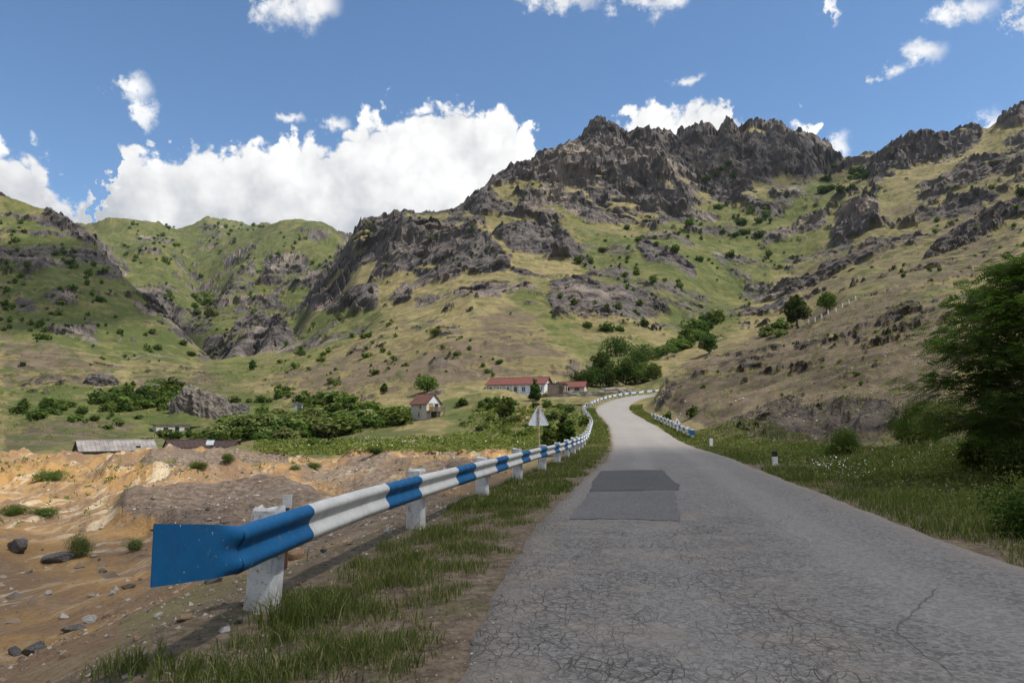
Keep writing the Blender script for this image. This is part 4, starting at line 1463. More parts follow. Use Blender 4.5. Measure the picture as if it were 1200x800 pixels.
for k in range(6):
    me = rough_block(k, 1.0, .5, .36)
    me.materials.append((M_STONE, M_PALESTONE, M_STONE)[k % 3])
    stone_meshes.append(me)
for row in range(3):
    x = -LH / 2 - 2.0 + (row % 2) * .5
    while x < LH / 2 + 1.5:
        o = link('stone', stone_meshes[rnd.randrange(6)], parent=wall_t)
        o.location = (x, -DH / 2 - 1.9 + rnd.uniform(-.06, .06), -.62 - row * .34)
        o.rotation_euler = (0, 0, rnd.uniform(-.08, .08))
        x += rnd.uniform(.94, 1.02)
MB().box(-LH / 2 - 2.3, LH / 2 + 1.7, -DH / 2 - 1.75, -DH / 2 - .9, -2.6, -.47).build('backing', M_STONE, wall_t)

# stone annex and the red-roofed barn beside it
c = at(655, 461.5, 158)
ann = link('outbuilding', None, label='flat-roofed stone outbuilding beside the long white house', cat='outbuilding', loc=(c.x, c.y, c.z), rz=math.radians(-16))
MB().box(-2.1, 1.6, -1.6, 1.6, -1.5, 2.1).build('wall', M_STONE, ann)
MB().box(-1.9, -.1, -1.66, -1.603, .0, 1.75).build('pink_patch', M_PINK, ann)
MB().box(-2.35, 1.85, -1.85, 1.85, 2.103, 2.24).build('roof', M_TIMBER, ann)
opening(ann, .8, .0, .7, 1.55, -1.6, M_TIMBER, 1, 'door')
opening(ann, 0, .7, .8, .8, 1.6, M_TIMBER, 0)
MB().tube([(-.8, 0, 2.2), (-.8, 0, 2.95)], .13, 8).build('chimney', M_PLAINWHITE, ann)
c = at(672, 461, 166)
barn = gable_house('barn', 'low barn with a bright red sheet roof next to the trees', 'barn', (c.x, c.y + 1, c.z), math.radians(-14), 5.6, 4.0, 1.5, 1.15, M_PALESTONE, M_REDROOF, .35, 1.6, None, .09, .9)
opening(barn, -.9, .4, .7, .8, -2.0, M_TIMBER)
opening(barn, 1.2, 0, .9, 1.3, -2.0, M_TIMBER, 1, 'door')
c = at(694, 462, 152)
fence = link('stone_fence', None, label='low brown dry stone fence between the barn and the bend', cat='fence', loc=(c.x, c.y, c.z), rz=math.radians(-8))
for row in range(3):
    for k in range(9):
        o = link('stone', stone_meshes[rnd.randrange(6)], parent=fence)
        o.location = (-5.5 + k * .93 + (row % 2) * .4, rnd.uniform(-.05, .05), -.15 + row * .33)
        o.rotation_euler = (0, 0, rnd.uniform(-.08, .08))
c = at(725, 459, 168)
fence = link('stone_fence', None, label='brown dry stone fence behind the far guardrail at the foot of the trees', cat='fence', loc=(c.x, c.y, c.z - .1), rz=math.radians(4))
for row in range(3):
    for k in range(8):
        o = link('stone', stone_meshes[rnd.randrange(6)], parent=fence)
        o.location = (-3.5 + k * .93 + (row % 2) * .4, rnd.uniform(-.05, .05), .15 + row * .33)

# two-storey cottage with balcony
c = at(498, 489.5, 142)
cot = gable_house('cottage', 'small two-storey cottage with brown roof, white gable and timber balcony', 'house', (c.x, c.y + 1.2, c.z), math.radians(-38), 4.2, 3.9, 2.75, 1.75, M_PALESTONE, M_BROWNROOF, .28, 1.2, M_WWALL, .09, .8)
opening(cot, .1, .15, .42, .95, -1.95, M_PALESTONE, 1, 'window', sill=False)
opening(cot, .5, 1.7, .42, .7, -1.95, M_PALESTONE, 1, 'window')
opening(cot, -.75, 1.55, .75, 1.0, 2.1, M_TIMBER, 0, 'window', M_YELLOW)
opening(cot, .75, 1.35, .75, 1.25, 2.1, M_TIMBER, 0, 'door', M_GLASS)
MB().box(2.105, 3.2, -2.0, 2.0, 1.22, 1.34).build('balcony_floor', M_TIMBER, cot)
bal = MB().box(3.12, 3.2, -2.0, 2.0, 2.02, 2.10).build('balcony_rail', M_TIMBER, cot)
for k in range(13):
    y = -1.95 + k * 3.9 / 12
    MB().box(3.13, 3.19, y - .11, y + .11, 1.345, 2.018).build('slat', M_TIMBER, bal)
for y in (-1.9, 0, 1.9):
    MB().box(3.0, 3.14, y - .07, y + .07, -1.0, 1.218).build('balcony_post', M_TIMBER, cot)
opening(cot, 0, .0, 1.2, 1.05, 2.1, M_TIMBER, 0, 'door', M_GLASS)

# long grey shed and the brown one behind the spoil heap
c = at(128, 532, 96)
shed = gable_house('shed', 'long low grey shed behind the yellow quarry bank', 'shed', (c.x, c.y + 1.5, c.z), math.radians(40), 8.8, 3.6, .55, 1.15, M_TIMBER, M_SLATE, .25, 1.5, None, .07, .48)
MB().box(-4.815, -4.805, -1.5, 1.5, -1.0, .5).build('boarding', M_TIMBER, shed)
rr_ = MB().box(2.1, 2.6, -1.62, -1.25, .72, 1.02).build('roof_hatch', M_BLACK, shed)
c = at(214, 526.5, 108)
shed2 = gable_house('shed', 'brown sheet-roofed shed beside the long grey shed', 'shed', (c.x, c.y + 1.5, c.z), math.radians(37), 5.6, 3.4, .35, .95, M_PALESTONE, M_RUSTSHEET, .2, 1.5, None, .07, .7)
c = at(256, 525, 110)
shed3 = gable_house('shed', 'small brown shed with a pale panel leaning on its roof', 'shed', (c.x, c.y + 1.5, c.z), math.radians(-6), 4.6, 3.0, .2, .80, M_TIMBER, M_RUSTSHEET, .2, 1.5, None, .07, .7)
pn = MB().box(-1.7, -.6, -.04, .04, 0, 1.1).build('panel', M_HUT, shed3)
pn.location = (0, -1.55, .45); pn.rotation_euler = (math.radians(-52), 0, .25)

# ruined flat-roofed stone building under the rock
c = at(199, 508.5, 165)
ruin = link('stone_building', None, label='flat-roofed stone building with dark openings under the rock outcrop', cat='building', loc=(c.x, c.y + 1.8, c.z), rz=math.radians(36))
MB().box(-4.0, 3.0, -1.9, 1.9, -1.5, 2.0).build('wall', M_PALESTONE, ruin)
MB().box(-4.25, 3.2, -2.15, 2.15, 2.003, 2.17).build('roof', M_TIMBER, ruin)
opening(ruin, -2.0, .85, .8, .6, -1.9, M_TIMBER)
opening(ruin, .3, .05, .75, 1.5, -1.9, M_TIMBER, 1, 'door', M_GLASS)
opening(ruin, 2.3, .6, .7, .8, -1.9, M_TIMBER)
MB().box(3.01, 6.2, -2.0, 1.5, -1.5, 1.55).build('lean_to', M_RUSTSHEET, ruin)
MB().box(2.95, 6.35, -2.2, 1.6, 1.553, 1.66).build('lean_to_roof', M_RUSTSHEET, ruin)
c = at(350, 479, 172)
hut = link('hut', None, label='tiny pale grey hut among the bushes on the slope', cat='hut', loc=(c.x, c.y, c.z), rz=.2)
MB().prism([(-.85, -1.2), (.85, -1.2), (.85, 1.15), (-.85, 1.4)], 1, -.8, .8).build('wall', M_HUT, hut)
MB().prism([(-1.0, 1.43), (1.0, 1.15), (1.0, 1.23), (-1.0, 1.51)], 1, -.95, .95).build('roof', M_HUT, hut)
opening(hut, .2, -.3, .6, 1.1, -.8, M_TIMBER, 1, 'door')

# parked car by the bushes at the far side of the field
p = world(377, 522, 124)
c = Vector((p[0], p[1], ground_z(p[0], p[1])))
car = link('car', None, label='pale grey car parked by the bushes behind the field', cat='car', loc=(c.x, c.y, c.z), rz=math.radians(52))
M_CAR = plain('car_paint', (0.20, 0.23, 0.27), (0.17, 0.20, 0.24), 2, .3, spec=.5)
body = MB().prism([(-.82, .25), (.82, .25), (.86, .55), (.80, .86), (-.80, .86), (-.86, .55)], 1, -2.0, 2.0).build('body', M_CAR, car)
cab = MB()
cab.bm.verts.ensure_lookup_table()
lo = [cab.bm.verts.new(p) for p in ((-.76, -.95, .862), (.76, -.95, .862), (.76, 1.7, .862), (-.76, 1.7, .862))]
hi_ = [cab.bm.verts.new(p) for p in ((-.60, -.35, 1.42), (.60, -.35, 1.42), (.60, 1.2, 1.42), (-.60, 1.2, 1.42))]
cab.bm.faces.new(hi_)
for k in range(4):
    cab.bm.faces.new((lo[k], lo[(k + 1) % 4], hi_[(k + 1) % 4], hi_[k]))
cab.bm.faces.new(lo[::-1])
cab.build('cabin', M_CAR, car)
ws = MB()
q = [ws.bm.verts.new(p) for p in ((-.66, -.925, .90), (.66, -.925, .90), (.55, -.43, 1.36), (-.55, -.43, 1.36))]
ws.bm.faces.new(q)
ws.build('windscreen', M_GLASS, car)
for sx in (-1, 1):
    MB().tube([(sx * .60, -2.0, .66), (sx * .60, -2.03, .66)], .11, 10).build('headlight', M_SIGNWHITE, car)
    for y in (-1.3, 1.3):
        MB().tube([(sx * .70, y, .31), (sx * .88, y, .31)], .31, 14).build('wheel', M_BLACK, car)
MB().box(-.45, .45, -2.03, -2.005, .42, .58).build('grille', M_BLACK, car)

# ------------------------------------------------------------------ white posts of the upper track on the right hill
M_TRACKPOST = M_PLAINWHITE
for i, (px, py) in enumerate(((948, 380), (955, 377), (963, 373), (971, 369.5), (979, 365.5), (987, 361), (995, 356.5), (1003, 352.5))):
    c = hit(px, py)
    o = link('track_post', POSTS[i % 5], label='short white post edging the upper track on the right hill', cat='post', group='white posts of the upper track', loc=tuple(c), rz=.4)
    o.scale = (1.0, 1.0, 1.15)
pts = [hit(px, py) for px, py in ((1118, 320), (1140, 318), (1160, 316.5), (1180, 315), (1200, 313.5), (1225, 312))]
pipe = link('pipe_rail', None, label='thin brown pipe rail on white posts high on the right slope', cat='railing', loc=tuple(pts[0]))
MB().tube([p + Vector((0, 0, .75)) - pts[0] for p in pts], .11, 6).build('pipe', M_RUSTBROWN, pipe, True)
for p in pts[1:5]:
    o = link('post', POSTS[0], parent=pipe)
    o.location = p - pts[0]

def shade_cloud(tgt, size, seed):
    """an unseen cloud placed out of view, between the sun and the ground it is to shade"""
    alt = 1500.0
    c = tgt + sdir * (alt / sdir.z)
    bm = bmesh.new()
    bmesh.ops.create_icosphere(bm, subdivisions=5, radius=1)
    V = np.array([v.co[:] for v in bm.verts])
    n = fbm(V[:, 0] * 1.6, V[:, 1] * 1.6, V[:, 2] * 1.6, 4, gain=.55, seed=seed)
    V = V * (1 + .35 * n)[:, None] * np.array(size)
    V[:, 2] = np.where(V[:, 2] < -3, -3 + (V[:, 2] + 3) * .3, V[:, 2])
    for v, q in zip(bm.verts, V):
        v.co = q
    me = bpy.data.meshes.new('cloud'); bm.to_mesh(me); bm.free()
    me.polygons.foreach_set('use_smooth', np.ones(len(me.polygons), bool))
    m = M_VAPOUR
    link('cloud', me, m, kind='structure', loc=tuple(c))


M_VAPOUR, _b = material('cloud_vapour')
_d = _b.n('ShaderNodeMixShader', {0: .5, 1: _b.n('ShaderNodeBsdfDiffuse', {'Color': (.9, .9, .9, 1)}).outputs[0], 2: _b.n('ShaderNodeBsdfTranslucent', {'Color': (.9, .9, .9, 1)}).outputs[0]}).outputs[0]
_b.n('ShaderNodeOutputMaterial', {'Surface': _b.n('ShaderNodeMixShader', {0: .58, 1: _d, 2: _b.n('ShaderNodeBsdfTransparent').outputs[0]}).outputs[0]})
shade_cloud(Vector((30.0, 12.0, 4.0)), (52, 33, 9), 91)  # unseen clouds, placed to shade the foreground, the left hill and the crest
shade_cloud(Vector(world(60, 330, 450)), (95, 170, 22), 92)
shade_cloud(Vector(world(900, 180, 790)), (120, 80, 18), 93)


# ------------------------------------------------------------------ vegetation
def tz_at(X, Y):
    """height of the built terrain near the camera, from its own grid"""
    X = np.asarray(X, float); Y = np.asarray(Y, float)
    fi = np.interp(np.arctan2(X, Y), PH, np.arange(len(PH))); fj = np.interp(np.log(np.hypot(X, Y)), np.log(RR), np.arange(len(RR)))
    i = np.clip(fi.astype(int), 0, len(PH) - 2); j = np.clip(fj.astype(int), 0, len(RR) - 2)
    a = fi - i; c = fj - j
    return (TZ[i, j] * (1 - a) + TZ[i + 1, j] * a) * (1 - c) + (TZ[i, j + 1] * (1 - a) + TZ[i + 1, j + 1] * a) * c


def leaf_material(name, dark, light, dry=None, trans=.35):
    m, b = material(name)
    v = b.n('ShaderNodeAttribute', attribute_name='var').outputs['Fac']
    col = b.mix(v, dark, light)
    if dry:
        col = b.mix(b.ramp(v, .72, .95), col, dry)
    oi = b.n('ShaderNodeObjectInfo').outputs['Random']
    col = b.n('ShaderNodeHueSaturation', {'Hue': b.ramp(oi, 0, 1, .485, .515, False), 'Saturation': 1.0, 'Value': b.ramp(oi, 0, 1, .8, 1.2, False), 'Color': col}).outputs[0]
    d = b.n('ShaderNodeBsdfDiffuse', {'Color': col}).outputs[0]
    tl = b.n('ShaderNodeBsdfTranslucent', {'Color': b.mix(.5, col, b.mix(1.0, col, (1.3, 1.5, .6, 1), 'MULTIPLY'))}).outputs[0]
    mx = b.n('ShaderNodeMixShader', {0: trans, 1: d, 2: tl}).outputs[0]
    b.n('ShaderNodeOutputMaterial', {'Surface': mx})
    return m


M_LEAF_DARK = leaf_material('foliage_dark', (0.030, 0.054, 0.013), (0.088, 0.130, 0.032))
M_LEAF_MID = leaf_material('foliage_mid', (0.060, 0.092, 0.020), (0.150, 0.195, 0.050))
M_LEAF_PALE = leaf_material('foliage_pale', (0.100, 0.128, 0.040), (0.215, 0.235, 0.090))
M_LEAF_LOCUST = leaf_material('foliage_locust', (0.045, 0.095, 0.020), (0.150, 0.235, 0.050), trans=.5)
M_BARK = plain('bark', (0.085, 0.068, 0.052), (0.14, 0.115, 0.09), 6, .95, bump=.6, bscale=14)
M_GRASS = leaf_material('grass_blades', (0.075, 0.098, 0.024), (0.165, 0.185, 0.055), (0.33, 0.27, 0.14, 1), .3)
M_WEED = leaf_material('weeds', (0.115, 0.150, 0.034), (0.255, 0.290, 0.090), (0.32, 0.27, 0.14, 1), .35)


def leaf_quads(rng, P, N, size, asp=.55):
    """rhombic leaves at points P, facing roughly N"""
    n = len(P)
    N = N / np.maximum(np.linalg.norm(N, axis=1), 1e-6)[:, None]
    r = rng.normal(size=(n, 3))
    T = np.cross(N, r); T /= np.maximum(np.linalg.norm(T, axis=1), 1e-6)[:, None]
    B = np.cross(N, T)
    s = size * rng.uniform(.6, 1.35, n)[:, None]
    V = np.stack([P - T * s, P + B * s * asp + N * s * .12, P + T * s, P - B * s * asp + N * s * .12], 1).reshape(-1, 3)
    Fq = np.arange(4 * n).reshape(n, 4)
    return V, Fq


def crown_mesh(name, seed, blobs, n, size, clumps=0, mat=None, up=.35):
    """leaves through the volume of overlapping clumps: blobs are (x, y, z, rx, ry, rz)"""
    rng = np.random.default_rng(seed)
    B = np.array(blobs, float)
    vol = (B[:, 3] * B[:, 4] * B[:, 5]) ** .75
    which = rng.choice(len(B), n, p=vol / vol.sum())
    d = rng.normal(size=(n, 3)); d /= np.linalg.norm(d, axis=1)[:, None]
    rad = rng.uniform(.45, 1.0, n) ** .5 * (1 + .12 * rng.normal(size=n))
    P = B[which, :3] + d * B[which, 3:] * rad[:, None]
    N = d + rng.normal(size=(n, 3)) * .75 + np.array([0, 0, up])
    V, Fq = leaf_quads(rng, P, N, size)
    me = new_mesh(name, V, Fq, False)
    clump = rng.uniform(-.18, .18, len(B))[which]
    var = np.clip(rng.beta(2, 2.4, n) + clump, 0, 1)
    attr(me, 'var', np.repeat(var, 4))
    me.materials.append(mat)
    return me


def bush_mesh(seed, mat, n=300, size=.15, tall=1.0, k=7):
    r = random.Random(seed)
    blobs = []
    for i in range(k):
        a = r.uniform(0, 6.28); q = r.uniform(0, .55)
        s = r.uniform(.28, .5)
        blobs.append((q * math.cos(a), q * math.sin(a), tall * r.uniform(.25, .8), s, s, s * r.uniform(.7, 1.05) * tall))
    blobs.append((0, 0, .42 * tall, .5, .5, .42 * tall))
    return crown_mesh('bush', seed, blobs, n, size, mat=mat)


BUSH = {k: [bush_mesh(10 * i + j, m, 320, .15, t) for j, t in enumerate((.8, .95, 1.15))] for i, (k, m) in enumerate((('dark', M_LEAF_DARK), ('mid', M_LEAF_MID), ('pale', M_LEAF_PALE)))}
BUSHN = {k: [bush_mesh(200 + 10 * i + j, m, 6000, .032, t, 16) for j, t in enumerate((.85, 1.1))] for i, (k, m) in enumerate((('dark', M_LEAF_DARK), ('mid', M_LEAF_MID), ('pale', M_LEAF_PALE)))}
VR = random.Random(77)


def bush(px, py, hpx, tone, label, group, wide=1.0, fine=False, name='bush', cat='bush', c=None):
    c = hit(px, py) if c is None else c
    d = math.hypot(c.x, c.y)
    h = hpx * d / F
    me = VR.choice((BUSHN if fine else BUSH)[tone])
    w = h * wide * VR.uniform(.85, 1.15)
    rec = (hpx * hpx * wide, name, me, label, cat, group, (c.x, c.y, c.z - .06 * h), VR.uniform(0, 6.28), (w * .95, w * .95, h * .95), tone)
    if name == 'bush' and not fine:
        QUEUE.append(rec)
    else:
        plant(rec)


QUEUE = []


def plant(rec):
    _, name, me, label, cat, group, loc, rz, sc, _t = rec
    o = link(name, me, label=label, cat=cat, group=group, loc=loc, rz=rz)
    o.scale = sc


def flush_bushes(most=280):
    """the bushes that show largest are things of their own; the specks that are left read as one scrub"""
    QUEUE.sort(key=lambda r: -r[0])
    for rec in QUEUE[:most]:
        plant(rec)
    small = {k: bush_mesh(900 + i, m, 70, .26, 1.0, 5) for i, (k, m) in enumerate((('dark', M_LEAF_DARK), ('mid', M_LEAF_MID), ('pale', M_LEAF_PALE)))}
    for k, me in small.items():
        n = len(me.vertices)
        co = np.empty(n * 3, np.float32); me.vertices.foreach_get('co', co); co = co.reshape(-1, 3)
        vr = np.empty(n, np.float32); me.attributes['var'].data.foreach_get('value', vr)
        small[k] = (co, vr)
    VV = []; AA = []
    for rec in QUEUE[most:]:
        co, vr = small[rec[9]]
        a = rec[7]
        q = co * np.array(rec[8])
        VV.append(np.stack([q[:, 0] * math.cos(a) - q[:, 1] * math.sin(a), q[:, 0] * math.sin(a) + q[:, 1] * math.cos(a), q[:, 2]], 1) + np.array(rec[6])); AA.append(vr)
    if VV:
        V = np.concatenate(VV)
        me = new_mesh('scrub', V, np.arange(len(V)).reshape(-1, 4), False)
        attr(me, 'var', np.concatenate(AA))
        link('scrub', me, M_LEAF_MID, kind='stuff', label='tiny scattered scrub on the distant slopes', cat='scrub')


def tree(px, py, hpx, wpx, seed, mat, label, group=None, n=2600, conical=False, base=.16, size=.035, c=None, name='tree'):
    """a tapered trunk with limbs and clumped crown; sizes in pixels at its distance"""
    c = hit(px, py) if c is None else c
    d = math.hypot(c.x, c.y)
    H = hpx * d / F; Wd = wpx * d / F
    r = random.Random(seed)
    t = link(name, None, label=label, cat='tree', group=group, loc=(c.x, c.y, c.z - .1), rz=r.uniform(0, 6.28))
    mb = MB()
    tr = H * .028
    mb.tube([(0, 0, 0), (tr * .4, 0, H * .25), (-tr * .3, tr * .5, H * .5), (0, 0, H * .82)], [tr * 1.3, tr, tr * .75, tr * .2], 7)
    blobs = []
    k = 15
    for i in range(k):
        f = (i + .5) / k
        z = H * (base + (1 - base) * (.06 + .88 * f))
        if conical:
            R_ = Wd / 2 * (1 - f) ** .8 + Wd * .04
        else:
            R_ = Wd / 2 * math.sin(math.pi * min(1, .18 + .80 * f)) ** .7
        a = i * 2.4 + r.uniform(-.4, .4)
        q = R_ * r.uniform(.30, .68)
        x, y = q * math.cos(a), q * math.sin(a)
        s = max(R_ * r.uniform(.34, .52), Wd * .07)
        blobs.append((x, y, z, s, s, s * r.uniform(.6, .9)))
        if i % 2 == 0 and i < k - 2:
            mb.tube([(0, 0, z - s * .7), (x * .55, y * .55, z - s * .25), (x, y, z)], [tr * .45, tr * .3, tr * .12], 5)
    blobs.append((0, 0, H * .5, Wd * .22, Wd * .22, H * .25))
    mb.build('trunk', M_BARK, t, True)
    link('crown', crown_mesh('crown', seed, blobs, n, size * H, mat=mat), parent=t)
    return t


# --- grove at the bend
for i, (px, py, h, w, mt, nm) in enumerate((
        (694, 460, 30, 32, M_LEAF_DARK, 'tall dark tree at the left end of the grove beside the barn'),
        (714, 461, 32, 38, M_LEAF_DARK, 'broad dark green tree in the grove behind the far guardrail'),
        (734, 460, 38, 38, M_LEAF_DARK, 'tallest dark tree in the grove above the bend'),
        (678, 459, 20, 22, M_LEAF_DARK, 'low dark tree beside the red barn roof'),
        (752, 460, 30, 30, M_LEAF_MID, 'mid green tree in the grove close to the rocky hill'),
        (766, 461, 26, 24, M_LEAF_MID, 'light green bushy tree at the foot of the rocky hill by the bend'),
        (722, 440, 30, 44, M_LEAF_DARK, 'dark tree standing higher behind the grove at the bend'),
        (757, 430, 26, 44, M_LEAF_DARK, 'dark tree at the mouth of the green gully'),
        (745, 450, 30, 40, M_LEAF_DARK, 'shaded tree in the middle of the grove'),
        (704, 450, 32, 30, M_LEAF_DARK, 'narrow dark tree rising behind the barn'))):
    Yg = 178 if py > 455 else (198 if py > 445 else 218)
    p = world(px, py, Yg)
    c = Vector((p[0], p[1], float(tz_at(p[0], p[1]))))
    h2 = h + max(-4, project(p[0], p[1], c.z)[1] - py)
    tree(px, py, max(h2, 18), w, 300 + i, mt, nm, 'grove of trees at the bend', 2400, c=c, base=.06, size=.040)
# --- single trees
tree(934, 383, 36, 30, 401, M_LEAF_DARK, 'dark leafy tree beside the upper track posts on the right hill', None, 2200, size=.045)
tree(969, 366, 22, 24, 402, M_LEAF_MID, 'rounder grey-green tree above the upper track on the right hill', None, 1500, size=.05)
tree(832, 415, 25, 24, 403, M_LEAF_DARK, 'small dark tree on the shoulder of the near right hill', None, 1600, size=.05)
tree(627, 470, 27, 20, 404, M_LEAF_DARK, 'dark pointed tree in front of the long white house', None, 1800, True, .05, .05)
tree(592, 491, 29, 24, 405, M_LEAF_MID, 'light green bushy tree on the bank left of the triangular sign', None, 1800, base=.04, size=.05)
tree(500, 459, 21, 30, 406, M_LEAF_MID, 'spreading green tree on the dry slope above the cottage', None, 1500, size=.06)
tree(450, 463, 13, 11, 407, M_LEAF_DARK, 'small dark tree on the tan slope left of the cottage', None, 700, size=.08)
p = world(661, 521, 45)
c = Vector((p[0], p[1], float(tz_at(p[0], p[1]))))
hz = project(p[0], p[1], c.z)[1] - 481
tree(661, 519, hz, 30, 408, M_LEAF_DARK, 'bushy dark young tree just behind the guardrail and the triangular sign', None, 2600, base=.05, size=.040, c=c)
p = world(644, 515, 48)
c = Vector((p[0], p[1], float(tz_at(p[0], p[1]))))
hz = project(p[0], p[1], c.z)[1] - 492
tree(644, 517, hz, 24, 409, M_LEAF_MID, 'light green sapling behind the pole of the triangular sign', None, 1500, base=.03, size=.06, c=c)
for px, py, h, w in ((147, 461, 13, 6), (156, 455, 9, 6), (296, 434, 12, 9), (404, 480, 12, 9), (467, 455, 0, 0)):
    if h:
        tree(px, py, h, w, 420 + px, M_LEAF_DARK, {147: 'thin dark poplar-like tree above the hillside thicket', 156: 'short slim tree beside the poplar-like tree', 296: 'dark tree on the slope above the rock outcrop', 404: 'small dark tree at the edge of the valley thicket'}[px], None, 500, base=.05, size=.08)

# --- thickets
def thicket(poly, n, h0, h1, tones, label, group, fine=False, seed=1):
    r = random.Random(seed)
    xs = [p[0] for p in poly]; ys = [p[1] for p in poly]
    k = 0; tries = 0
    pts = []
    while k < n and tries < 6000:
        tries += 1
        x = r.uniform(min(xs), max(xs)); y = r.uniform(min(ys), max(ys))
        if not polymask(np.array([x]), np.array([y]), poly)[0]:
            continue
        if any(abs(x - a) < (h0 + h1) * .27 and abs(y - c_) < (h0 + h1) * .14 for a, c_ in pts):
            continue
        pts.append((x, y))
        bush(x, y, r.uniform(h0, h1), r.choice(tones), label, group, r.uniform(1.1, 1.6), fine)
        k += 1


thicket([(108, 470), (140, 458), (205, 452), (212, 465), (200, 480), (130, 484)], 34, 8, 13, ('dark', 'mid', 'mid'), 'dark bush in the dense thicket on the slope left of the rock outcrop', 'thicket left of the rock outcrop', seed=2)
thicket([(258, 514), (268, 498), (300, 490), (340, 492), (400, 494), (440, 490), (482, 484), (486, 494), (430, 506), (400, 514), (330, 518)], 58, 10, 19, ('dark', 'mid', 'pale', 'mid', 'pale'), 'leafy bush in the long thicket at the far edge of the field', 'thicket behind the field', seed=3)
thicket([(335, 490), (350, 470), (385, 466), (440, 480), (400, 488)], 16, 8, 14, ('mid', 'mid', 'dark'), 'green bush on the rise near the tiny grey hut', 'bushes round the grey hut', seed=4)
thicket([(165, 520), (180, 512), (285, 510), (285, 518), (200, 522)], 16, 6, 11, ('dark', 'mid'), 'bush between the sheds and the flat-roofed stone building', 'bushes by the sheds', seed=5)
thicket([(0, 478), (60, 474), (105, 470), (110, 484), (60, 492), (0, 492)], 13, 7, 13, ('dark', 'mid'), 'rounded bush on the terraced slope above the long shed', 'bushes above the long shed', seed=6)
thicket([(80, 490), (160, 484), (170, 500), (90, 505)], 12, 4, 8, ('mid', 'pale'), 'low pale bush on the terraces above the long shed', 'low bushes above the long shed', seed=7)
thicket([(225, 475), (300, 470), (340, 452), (350, 462), (300, 482), (240, 490)], 16, 5, 10, ('mid', 'dark'), 'small bush around the foot of the rock outcrop', 'bushes round the rock outcrop', seed=8)
thicket([(770, 420), (795, 398), (830, 380), (845, 372), (835, 388), (800, 410)], 18, 8, 16, ('mid', 'dark', 'mid'), 'green bush in the gully behind the near right hill', 'bushes in the gully', seed=9)
thicket([(895, 395), (915, 382), (930, 384), (915, 396)], 6, 8, 15, ('mid', 'pale'), 'light green bush beside the dark leafy tree on the right hill', 'bushes by the leafy tree', seed=10)
thicket([(530, 498), (590, 486), (690, 476), (690, 500), (640, 516), (560, 512)], 26, 5, 11, ('mid', 'pale', 'dark'), 'bush on the rough bank between the field and the road', 'bushes on the bank', seed=11)
thicket([(520, 476), (560, 470), (640, 470), (640, 478), (540, 486)], 12, 5, 10, ('dark', 'mid'), 'bush below the terrace wall of the long white house', 'bushes below the terrace wall', seed=12)
thicket([(970, 196), (1010, 196), (1020, 215), (985, 235), (960, 232)], 14, 4, 9, ('dark',), 'dark bush in the notch under the saddle of the ridge', 'bushes under the saddle', seed=13)
thicket([(820, 215), (860, 190), (870, 240), (840, 245)], 9, 4, 8, ('dark',), 'dark bush in the cleft below the highest crags', 'bushes in the cleft', seed=14)
thicket([(225, 345), (250, 350), (245, 378), (228, 368)], 12, 4, 9, ('pale', 'mid'), 'pale bush in the crease of the far valley', 'bushes in the far valley crease', seed=15)


# --- scattered shrubs on the slopes
def scatter(n, poly, h0, h1, tones, label, group, seed):
    r = random.Random(seed)
    xs = [p[0] for p in poly]; ys = [p[1] for p in poly]
    k = tries = 0
    while k < n and tries < 4000:
        tries += 1
        x = r.uniform(min(xs), max(xs)); y = r.uniform(min(ys), max(ys))
        if not polymask(np.array([x]), np.array([y]), poly)[0]:
            continue
        if vnoise(np.array([x / 22.]), np.array([y / 14.]), None, seed)[0] < -.15:
            continue
        bush(x, y, h0 + (h1 - h0) * r.random() ** 2, r.choice(tones), label, group, r.uniform(.9, 1.3))
        k += 1


scatter(120, [(0, 250), (70, 275), (150, 340), (230, 420), (200, 440), (60, 410), (0, 400)], 2.5, 7, ('dark', 'mid'), 'small bush dotting the rocky left hillside', 'bushes on the left hillside', 21)
scatter(190, [(110, 262), (400, 268), (400, 300), (330, 360), (250, 420), (165, 335)], 2, 5, ('dark', 'mid'), 'tiny bush dotting the far green hills', 'bushes on the far hills', 22)
scatter(90, [(300, 430), (400, 360), (470, 380), (560, 390), (600, 440), (480, 460), (320, 465)], 2.5, 8, ('dark', 'mid', 'pale'), 'bush dotting the dry spur above the cottage', 'bushes on the dry spur', 23)
scatter(120, [(690, 280), (790, 265), (880, 245), (980, 240), (920, 330), (850, 380), (760, 390), (650, 350)], 2.5, 8, ('dark', 'mid'), 'bush dotting the green bowl under the crags', 'bushes in the green bowl', 24)
scatter(60, [(420, 262), (520, 244), (640, 200), (680, 260), (600, 300), (450, 330)], 2, 5, ('dark',), 'tiny dark bush clinging to the cliffs', 'bushes on the cliffs', 25)
scatter(24, [(960, 300), (1080, 235), (1200, 190), (1200, 290), (1000, 350)], 2.5, 6, ('dark', 'mid'), 'bush dotting the upper slope right of the gully', 'bushes on the upper right slope', 26)
scatter(40, [(790, 445), (900, 410), (1060, 370), (1080, 460), (950, 480), (800, 478)], 2, 5, ('mid', 'pale'), 'low tuft-like bush on the near right hill', 'low bushes on the near right hill', 27)
for px, py, h, tn in ((868, 264, 9, 'dark'), (872, 275, 8, 'dark'), (890, 262, 8, 'dark'), (888, 279, 9, 'dark'), (735, 270, 7, 'dark'), (748, 283, 8, 'mid'), (790, 296, 12, 'mid'), (688, 383, 9, 'mid'), (712, 388, 12, 'dark'), (726, 388, 9, 'mid'), (1196, 232, 10, 'dark')):
    bush(px, py, h, tn, 'rounded bush standing out on the slope under the crags', 'larger bushes under the crags', 1.1)
bush(783, 493, 9, 'dark', 'dark bush at the foot of the rocky hill behind the short guardrail', None)
bush(812, 488, 13, 'dark', 'dark upright bush on the rocky cut above the small triangular sign', None, .7)

